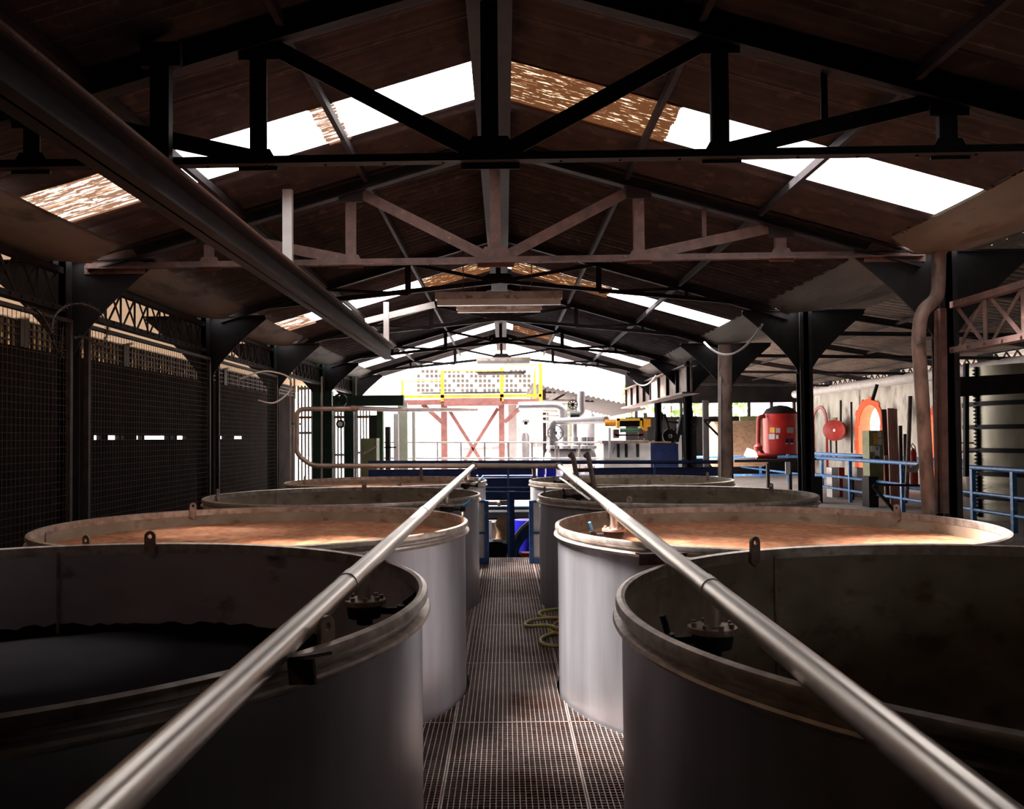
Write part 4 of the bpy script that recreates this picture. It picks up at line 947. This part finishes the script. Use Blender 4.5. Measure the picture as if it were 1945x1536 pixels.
lamp(867, 1029, 582, 595, 12.6, 'second fluorescent lamp, partly hidden right under the dusty one')
lamp(905, 1008, 680, 692, 19.5, 'bright washed-out fluorescent lamp in front of the white opening')
lamp(906, 998, 706, 713, 21.4, 'farthest dark fluorescent lamp over the yellow platform')
for p, q, sag, Y, l in (((1338, 650), (1448, 616), 38, 11.0, 'pale cable loop hanging under the right gutter, nearest'), ((1270, 672), (1335, 655), 20, 15, 'thin dark cable loop under the right gutter'), ((1203, 722), (1246, 713), 14, 19, 'pale cable loop farther along the right gutter')):
    a, c = at(*p, Y + .8), at(*q, Y - .8); P = []
    for i in range(17):
        f = i/16; v = a + (c - a)*f; v.z -= sag*Y/F*4*f*(1 - f); P.append(v)
    one('cable_loop', MB().tube(P, .014 if 'pale' in l else .008, 8), 'cable' if 'pale' in l else 'steel_dark', l, 'cable', 'cable loops on the right', True)

# ------------------------------------------------------------------ downpipes on the right
t = thing('rusty_downpipe', 'rusty bent rainwater downpipe in front of the right black column', 'pipe', tuple(at(1772, 968, 6.75)))
MB().tube(bend([A(1784, 478, 6.8), A(1782, 566, 6.8), A(1750, 590, 6.75), A(1744, 640, 6.75), A(1752, 760, 6.75), A(1770, 1075, 6.75)], .12, 6), .052, 20).build('pipe', 'rustpipe', t, True)
MB().cyl(at(1784, 474, 6.8), at(1784, 482, 6.8), .058, 20).build('collar', 'rustpipe', t)
one('thin_conduit', ptube([(1779, 590, 6.95), (1779, 975, 6.95)], .018, 10), 'steel_brown', 'thin brown conduit between the bent downpipe and the black column', 'conduit', None, True)
one('angle_post', MB().angle(at(1786, 585, 6.9), at(1790, 975, 6.9), .05), 'steel_brown', 'narrow brown angle post beside the black column', 'post')
one('brown_downpipe', ptube([(1377, 655, 13.2), (1377, 910, 13.2)], .105, 20), 'rustpipe', 'straight brown downpipe rising behind the far right tank', 'pipe', None, True)
one('thin_conduit', ptube([(1368, 715, 13.1), (1368, 905, 13.1)], .014, 8), 'pvc', 'thin conduit fixed to the straight brown downpipe', 'conduit', None, True)
one('grey_pipe', ptube([(1340, 760, 16.0), (1343, 1023, 16.0)], .06*1.0, 18), 'pvc', 'light grey upright pipe left of the brown downpipe', 'pipe', None, True)
t = thing('wall_bracket', 'triangular steel bracket arm on the brown downpipe', 'bracket', tuple(at(1370, 815, 13.3)))
MB().bar(at(1336, 798, 13.4), at(1372, 798, 13.4), .04, .04).build('arm', 'steel_dark', t); MB().bar(at(1338, 800, 13.4), at(1370, 832, 13.4), .03, .03).build('strut', 'steel_dark', t)

# ------------------------------------------------------------------ blue railings along the right gallery
def railing(X, Ya, Yb, label, posts, hs=(1.1, .62, .30), r=.05, dz=0):
    t = thing('blue_railing', label, 'railing', (X, (Ya + Yb)/2, 0), 'blue railings on the right')
    for i, h in enumerate(hs): MB().tube([(X, Ya, h), (X, Yb, h)], r if i == 0 else r*.7, 12).build('top_rail' if i == 0 else 'rail', 'blue_rail', t, True)
    for y in posts: MB().box((X - .04, y - .04, 0), (X + .04, y + .04, 1.1)).build('post', 'blue_rail', t)
railing(8.9, 12.5, 26.0, 'nearer blue pipe railing on the right, behind the black column', (15.1, 16.4, 19.3, 22.2, 25.2))
railing(10.4, 13, 37.8, 'farther blue pipe railing on the right, in front of the white wall', (14.6, 18, 21.4, 24.8, 28.2, 31.6, 35), (1.12, .36))
one('cross_rail', MB().tube([(5.2, 26, 1.1), (8.9, 26, 1.1)], .035, 12), 'blue_rail', 'blue rail crossing toward the red tank', 'railing', None, True)
one('cross_rail', MB().tube([(5.2, 26, .55), (8.9, 26, .55)], .03, 12), 'blue_rail', 'lower blue rail crossing toward the red tank', 'railing', None, True)
one('level_bar', ptube([(1660, 920, 13.0), (1752, 922, 13.0)], .018, 8), 'steel_black', 'thin black level bar across the blue railing', 'bar', None, True)
one('slanting_brace', MB().bar(at(1658, 922, 13.0), (6.35, 13.0, 0), .04, .04), 'steel_black', 'black slanting brace in front of the blue railing', 'brace')
t = thing('sign_board', 'small tilted pale sign on the railing with two dark marks', 'sign', tuple(at(1738, 896, 15.9)))
MB().prism([at(1720, 896, 16), at(1742, 897, 16), at(1753, 876, 16.3), at(1744, 880, 16.3)], (0, .02, .0)).build('board', 'white', t)
for k in (0, 1): MB().bar(at(1727 + k*6, 893, 15.97), at(1731 + k*6, 887, 15.97), .03, .01).build('mark', 'ink', t)

# ------------------------------------------------------------------ right outer wall with orange arches
XR = 13.4
def yr(px): return XR*F/(px - 961)
ZT = EYE + 1.93
arches = [(yr(1674), yr(1632), 'open'), (yr(1782), yr(1762), 'open')]
def wall_right():
    y = Y0; zc = EYE + .33
    def seg(a, c, z0, z1): struct(MB().box((XR, a, z0), (XR + .38, c, z1)).build('wall_right', 'white_wall'))
    for a, c, k in sorted(arches):
        seg(y, a, 0, ZT)
        r = (c - a)/2; n = 16; m = (a + c)/2
        poly = [(XR, a, ZT), (XR, a, zc)] + [(XR, m - r*math.cos(PI*i/n), zc + r*.8*math.sin(PI*i/n)) for i in range(1, n)] + [(XR, c, zc), (XR, c, ZT)]
        struct(MB().prism(poly, (.38, 0, 0)).build('wall_right', 'white_wall')); y = c
    seg(y, 40, 0, ZT)
wall_right()
for k, (a, c, q) in enumerate(sorted(arches)):
    m = (a + c)/2; r = (c - a)/2; n = 16; zc = EYE + .33
    t = thing('arch_surround', ['orange arched doorway surround partly hidden by the downpipe', 'orange arched doorway surround glowing with daylight, in plain view'][k], 'arch', (XR, m, 0), 'orange arches in the right wall')
    b = MB()
    for i in range(n):
        t0, t1 = PI*i/n, PI*(i + 1)/n; w2 = .26 + (.09 if i % 3 == 1 else 0)
        P = [(XR - .05, m - rr*math.cos(tt), zc + rr*.8*math.sin(tt)) for rr, tt in ((r, t0), (r + w2, t0), (r + w2, t1), (r, t1))]
        b.prism(P, (.045, 0, 0))
        P = [(XR, m - rr*math.cos(tt), zc + rr*.8*math.sin(tt)) for rr, tt in ((r*.97, t0), (r - .001, t0), (r - .001, t1), (r*.97, t1))]; b.prism(P, (.40, 0, 0))
    b.build('arch_ring', 'orange_wall', t)
    for s in (-1, 1):
        b = MB(); z = 0; j = 0
        while z < zc:
            w2 = .26 + (.09 if j % 2 else 0); b.box((XR - .05, m + s*r, z), (XR - .004, m + s*(r + w2), min(z + .38, zc))); z += .38; j += 1
        b.box((XR - .05, m + s*(r - .04), 0), (XR + .40, m + s*(r - .001), zc))
        b.build('jamb', 'orange_wall', t)
# blind arch with red-brown outline
m_, r = (yr(1573) + yr(1545))/2, (yr(1545) - yr(1573))/2
t = thing('blind_arch', 'bricked-up arch with red-brown outline left of the red drum', 'arch', (XR, m_, 0)); b = MB()
for i in range(12):
    t0, t1 = PI*i/12, PI*(i + 1)/12; b.prism([(XR - .04, m_ - q*math.cos(k), EYE + .55 + q*.8*math.sin(k)) for q, k in ((r*.8, t0), (r, t0), (r, t1), (r*.8, t1))], (.05, 0, 0))
b.build('arch_ring', 'red_dull', t)
for s in (-1, 1): MB().box((XR - .04, m_ + s*r*.8, 0), (XR, m_ + s*r, EYE + .55)).build('jamb', 'red_dull', t)
# lattice strip and beams over the wall
t = thing('lattice_girder', 'bright lattice girder along the top of the right outer wall', 'girder', (XR + .2, 24, ZT + .1), 'lattice girders between the columns')
b = MB(); y = 12.0
while y < 38:
    b.bar((XR + .2, y, ZT + .02), (XR + .2, y + .25, ZT + .25), .03, .04); b.bar((XR + .2, y + .25, ZT + .25), (XR + .2, y + .5, ZT + .02), .03, .04); y += .5
b.build('lattice_bars', 'steel_dark', t)
MB().box((XR + .1, 12, ZT + .25), (XR + .3, 38, ZT + .28)).build('top_flange', 'steel_dark', t); MB().box((XR + .1, 12, ZT + .0), (XR + .3, 38, ZT + .03)).build('bottom_flange', 'steel_dark', t)
for y, l in ((18.5, 'by the banded tank'), (23.5, 'above the near arch'), (29, 'between the arch and the red drum'), (35, 'far end')):
    one('wall_pier', MB().box((XR - .12, y, ZT - .15), (XR - .01, y + .6, ZT + .27)), 'steel_dark', 'dark pier on the right outer wall, ' + l, 'pier', 'piers of the right wall')
one('duct_pipe', MB().tube([(12.2, 19.8, EYE + 1.66), (12.2, 36, EYE + 1.70)], .16, 20), 'pvc', 'fat grey pipe along the top of the right white wall', 'pipe', None, True)
# roof members of the right nave
for y, l in ((12, 'nearest'), (16.5, 'second'), (21, 'third'), (26, 'fourth'), (32, 'farthest')):
    one('side_rafter', MB().bar((8.6, y, EYE + 2.86), (13.6, y, EYE + 2.02), .10, .16), 'steel_dark', 'dark sloping rafter of the right side roof, %s' % l, 'rafter', 'rafters of the right side roof')
    one('side_tie', MB().bar((6.0, y, EYE + 1.95), (13.4, y, EYE + 1.80), .06, .08), 'steel_dark', 'dark level tie under the right side roof, %s' % l, 'tie', 'ties of the right side roof')
for x_, h in ((9.6, 2.72), (11.0, 2.48), (12.4, 2.25)):
    one('side_purlin', MB().box((x_ - .03, 2, EYE + h - .06), (x_ + .03, 39, EYE + h)), 'steel_dark', 'long dark purlin of the right side roof, %s' % {9.6: 'highest', 11.0: 'middle', 12.4: 'lowest'}[x_], 'purlin', 'purlins of the right side roof')
# far end wall of the right nave
struct(MB().box((5.4, 38, 0), (13.4, 38.3, EYE + .85)).build('wall_end_right', 'dark_wall')); struct(MB().box((5.4, 38, EYE + 1.45), (13.4, 38.3, EYE + 2.9)).build('wall_end_right', 'dark_wall'))
b = MB()
for k in range(8): b.box((5.8 + k*1.0, 38.05, EYE + .85), (5.92 + k*1.0, 38.2, EYE + 1.45))
wn += 1; struct(b.build('window_%d' % wn, 'steel_dark'))
# things by the wall
c = at(1583, 817, 33); t = thing('red_drum', 'red horizontal drum mounted on the white wall', 'drum', tuple(c))
MB().lathe([(.001, 0), (.34, .02), (.40, .06), (.40, .95), (.34, 1.0), (.001, 1.0)], c, 28, False, Matrix.Rotation(math.radians(62), 3, 'Z') @ Matrix.Rotation(PI/2, 3, 'Y')).build('body', 'red_dull', t, True)
MB().cyl(c + Vector((.2, .4, .40)), c + Vector((.2, .4, .5)), .12, 14).build('cap', 'olive', t)
for dx in (0, .35): MB().cyl(c + Vector((dx, .3 + dx, -.38)), c + Vector((dx, .3 + dx, -1.1)), .035, 10).build('drain_pipe', 'steel_dark', t)
one('stuck_label', MB().box(c + Vector((-.02, -.03, -.05)), c + Vector((.05, -.02, .05))), 'paper', 'tiny white sticker on the end of the red drum', 'sticker')
# red upright tank with labels
Yt = 24.0; c = at(1483, 862, Yt); t = thing('red_tank', 'glossy red upright tank with pasted labels and dark domed top', 'tank', tuple(c)); H = at(1483, 786, Yt).z - c.z; R_ = .47
MB().lathe([(.001, 0), (R_, 0), (R_, H)], c, 36).build('body', 'red', t, True); MB().lathe([(R_, H), (R_*.8, H + .14), (R_*.4, H + .22), (.001, H + .25)], c, 36).build('dome', 'steel_black', t, True)
for x0, y0, x1, y1, m, l in ((1456, 812, 1463, 822, 'yellow_label', 'yellow label'), (1465, 813, 1472, 822, 'pvc', 'grey label'), (1455, 824, 1463, 834, 'paper', 'white label'), (1465, 826, 1469, 833, 'paper', 'narrow white label'), (1484, 812, 1497, 822, 'pvc', 'large grey label'), (1482, 833, 1497, 840, 'navy', 'navy plate'), (1481, 841, 1497, 843, 'paper', 'white strip')):
    P = []
    for px, py in ((x0, y1), (x1, y1), (x1, y0), (x0, y0)):
        q = at(px, py, Yt); dx = q.x - c.x; P.append((q.x, c.y - math.sqrt(max(.02, (R_ + .012)**2 - dx*dx)), q.z))
    o = MB().prism(P, (0, .006, 0)).build('label', m, t); o['label'] = l
for x0 in (1458, 1500): pbox(x0, 880, x0 + 4, 962, Yt - .1, .1).build('leg', 'steel_black', t)
one('red_standpipe', ptube([(1453, 790, 23.8), (1441, 792, 23.8), (1440, 850, 23.8), (1452, 866, 23.6)], .06, 12, .2), 'red_dull', 'red pipe bending down beside the red tank', 'pipe', None, True)
one('red_valve', MB().lathe([(.001, 0), (.1, 0), (.12, .12), (.06, .2), (.001, .22)], at(1440, 856, 23.6), 14), 'red_dull', 'small red valve at the foot of the red pipe', 'valve', None, True)
one('red_manifold', ptube([(1436, 866, 23.5), (1475, 866, 23.5)], .08, 12), 'red_dull', 'low red manifold pipe under the red tank', 'pipe', None, True)
one('pump_skid', pbox(1395, 872, 1500, 878, 23.0, 1.5), 'steel_black', 'dark skid under the red tank', 'skid')
p = [at(1418, 868, 22.9), at(1440, 868, 22.9), at(1436, 858, 23.0), at(1424, 854, 23.1)]; one('white_cloth', MB().prism(p, (0, .25, .05)), 'paper', 'crumpled white cloth lying left of the red tank', 'cloth')
one('white_notice', pbox(1492, 877, 1501, 900, 22.0, .02), 'paper', 'white notice hanging by the black column', 'notice')
# tan round tank, boards, olive panel
c = at(1345, 843, 27); b = MB().lathe([(.001, 0), (.55, .04), (.72, .14), (.72, 1.7), (.6, 1.85), (.001, 1.95)], c, 32, False, Matrix.Rotation(PI/2, 3, 'Y')); b.box(c + Vector((.3, -.3, -c.z)), c + Vector((.5, .3, -.5))); one('insulated_tank', b, 'tan', 'round-ended tan insulated tank behind the brown downpipe', 'tank', None, True)
one('olive_sheet', pbox(1406, 790, 1452, 812, 27.5, .1), 'olive', 'olive-yellow sheet panel left of the red tank', 'panel')
for k in range(5): one('grey_board', pbox(1407 + k*9, 812, 1415 + k*9, 865, 27.6, .05), 'pvc', 'grey upright board under the olive panel, %s from left' % ['first', 'second', 'third', 'fourth', 'fifth'][k], 'board', 'grey boards')
# planks and notice cabinet leaning near the arch
def plank(px0, px1, ptop, lean, Y, m, label):
    p0, p1 = at(px0 + lean, 945, Y), at(px1 + lean, 945, Y); q0, q1 = at(px0, ptop, Y + .6), at(px1, ptop, Y + .6)
    p0.z = p1.z = .0; one('leaning_plank', MB().prism([p0, p1, q1, q0], (0, .05, 0)), m, label, 'plank', 'planks leaning near the right wall')
plank(1675, 1684, 777, 9, 21.5, 'wood', 'dark plank leaning left of the pink ones'); plank(1686, 1692, 775, 6, 21.2, 'pinkwood', 'first pink-brown plank leaning by the notice cabinet'); plank(1693, 1698, 775, 6, 21.2, 'pinkwood', 'middle pink-brown plank of the leaning three'); plank(1699, 1704, 776, 6, 21.2, 'pinkwood', 'rightmost pink-brown plank of the leaning three'); plank(1708, 1714, 808, 2, 21.6, 'wood', 'short dark plank right of the pink ones'); plank(1717, 1722, 824, 2, 21.8, 'wood', 'shortest dark plank near the extinguisher')
t = thing('notice_cabinet', 'grey electrical cabinet pasted with notices beside the arch', 'cabinet', tuple(at(1664, 930, 21)))
pbox(1653, 817, 1677, 945, 21, .4).build('body', 'olive', t)
for x0, y0, x1, y1, m in ((1660, 822, 1667, 844, 'yellow_label'), (1667, 818, 1674, 831, 'paper'), (1668, 833, 1675, 845, 'paper'), (1654, 846, 1661, 858, 'paper'), (1662, 847, 1671, 872, 'paper'), (1659, 866, 1670, 873, 'paper')): pbox(x0, y0, x1, y1, 20.98, .015).build('notice', m, t)
o = MB(); o.box(at(1665, 849, 20.97), at(1667, 854, 20.975)); o.build('printed_mark', 'ink', t)
t = thing('warning_sign', 'small white sign with red circle on the dark plank', 'sign', tuple(at(1683, 873, 20.6)))
pbox(1680, 865, 1688, 873, 20.6, .02).build('plate', 'paper', t); MB().lathe([(.022, 0), (.04, 0)], at(1684, 869, 20.59), 20, False, Matrix.Rotation(PI/2, 3, 'X')).build('circle', 'red', t)
t = thing('fire_extinguisher', 'red fire extinguisher hanging on the right white wall', 'fire extinguisher', tuple(at(1736, 868, 20.5)))
MB().lathe([(.001, 0), (.07, 0), (.075, .03), (.075, .36), (.04, .42), (.02, .46), (.001, .47)], at(1735, 888, 20.5), 20).build('body', 'red', t, True)
ptube([(1734, 853, 20.5), (1730, 846, 20.5), (1733, 842, 20.5), (1738, 848, 20.5), (1740, 868, 20.5)], .012, 8).build('hose', 'ink', t, True)
one('red_cylinder', MB().lathe([(.001, 0), (.09, 0), (.09, .5), (.001, .55)], at(1736, 893, 20.7) - Vector((0, 0, .4)), 16), 'red', 'second red cylinder just below the extinguisher', 'cylinder', None, True)
one('wall_conduit', ptube([(1597, 760, 30.5), (1597, 800, 30.5)], .04, 8), 'steel_dark', 'dark conduit above the red drum', 'conduit', 'conduits on the white wall', True)
one('wall_conduit', ptube([(1617, 763, 27.5), (1618, 860, 27.5)], .035, 8), 'steel_dark', 'dark conduit between drum and arch', 'conduit', 'conduits on the white wall', True)
one('brown_pole', ptube([(1729, 752, 19), (1722, 945, 19)], .045, 10), 'rustpipe', 'brown upright pole left of the extinguisher', 'pole', None, True)
one('hanging_strut', MB().bar(at(1666, 730, 26), at(1657, 760, 26), .08, .08), 'steel_dark', 'dark hanging strut holding the fat grey pipe', 'strut')
one('dark_bench', pbox(1480, 868, 1745, 874, 24.5, .6), 'steel_black', 'long dark worktop in front of the white wall', 'bench')
for k, (x0, x1, m) in enumerate(((1580, 1592, 'white'), (1594, 1604, 'red'), (1628, 1640, 'white'), (1585, 1612, 'red_dull'), (1632, 1650, 'red_dull'))):
    p_, q_ = at(x0, 900, 24 + k*.2), at(x1, 888 if k < 3 else 903, 24 + k*.2); one('supply_box', MB().box((p_.x, 24 + k*.2, 0), (q_.x, 24.4 + k*.2, q_.z)), m, '%s box behind the blue railing, %s' % ('white' if m == 'white' else 'red', ['under the drum', 'right of the white one', 'below the arch', 'low under the drum', 'low beneath the arch'][k]), 'box', 'boxes behind the railing')
for k, (x0, x1, Y) in enumerate(((1650, 1668, 20.6), (1545, 1562, 22), (1612, 1622, 23))): p_, q_ = at(x0, 905, Y), at(x1, 905, Y); one('dark_stand', MB().box((p_.x, Y, 0), (q_.x, Y + .4, q_.z)), 'steel_black', 'dark stand behind the blue railing, %s' % ['under the notice cabinet', 'beside the black column', 'between the boxes'][k], 'stand', 'dark stands')
# banded steel tank on the right edge
c = Vector((11.25, 17.6, 0)); R_ = 1.62; t = thing('banded_tank', 'big riveted steel tank with dark bolted bands at the right edge', 'tank', tuple(c))
MB().lathe([(.001, 0), (R_, 0), (R_, EYE + 1.35), (.001, EYE + 1.45)], c, 64).build('shell', 'olive_steel', t, True)
for k in range(6):
    z = .42 + k*.47
    MB().lathe([(R_, z), (R_ + .05, z), (R_ + .05, z + .09), (R_, z + .09)], c, 64, True).build('band', 'steel_black', t, True)
b = MB()
for k in range(40): a = PI*1.02; p = c + Vector((math.cos(a), math.sin(a), 0))*(R_ + .03); z = .1 + k*.075; b.bar(p + Vector((0, 0, z)), p + Vector((-.07, -.02, z)), .03, .03)
b.bar(c + Vector((math.cos(PI*1.02), math.sin(PI*1.02), 0))*(R_ + .02) + Vector((0, 0, .05)), c + Vector((math.cos(PI*1.02), math.sin(PI*1.02), 0))*(R_ + .02) + Vector((0, 0, 3.1)), .06, .06); b.build('bolted_seam', 'steel_black', t)
t = thing('dark_gantry', 'dark steel frame in front of the banded tank', 'frame', tuple(at(1835, 745, 15)))
MB().bar(at(1812, 735, 15), at(1945, 728, 15), .10, .34).build('beam', 'steel_dark', t); MB().bar(at(1835, 690, 15), at(1835, 905, 15), .07, .07, (0, 1, 0)).build('post', 'steel_black', t)
MB().bar(at(1814, 841, 15.4), at(1850, 841, 15.4), .03, .03).build('rail', 'tan', t); MB().bar(at(1814, 858, 15.4), at(1850, 858, 15.4), .03, .03).build('rail', 'tan', t)
wn += 1; struct(MB().box((XR - .03, yr(1818), .9), (XR + .02, yr(1812), EYE + 1.2)).build('window_%d' % wn, 'white'))
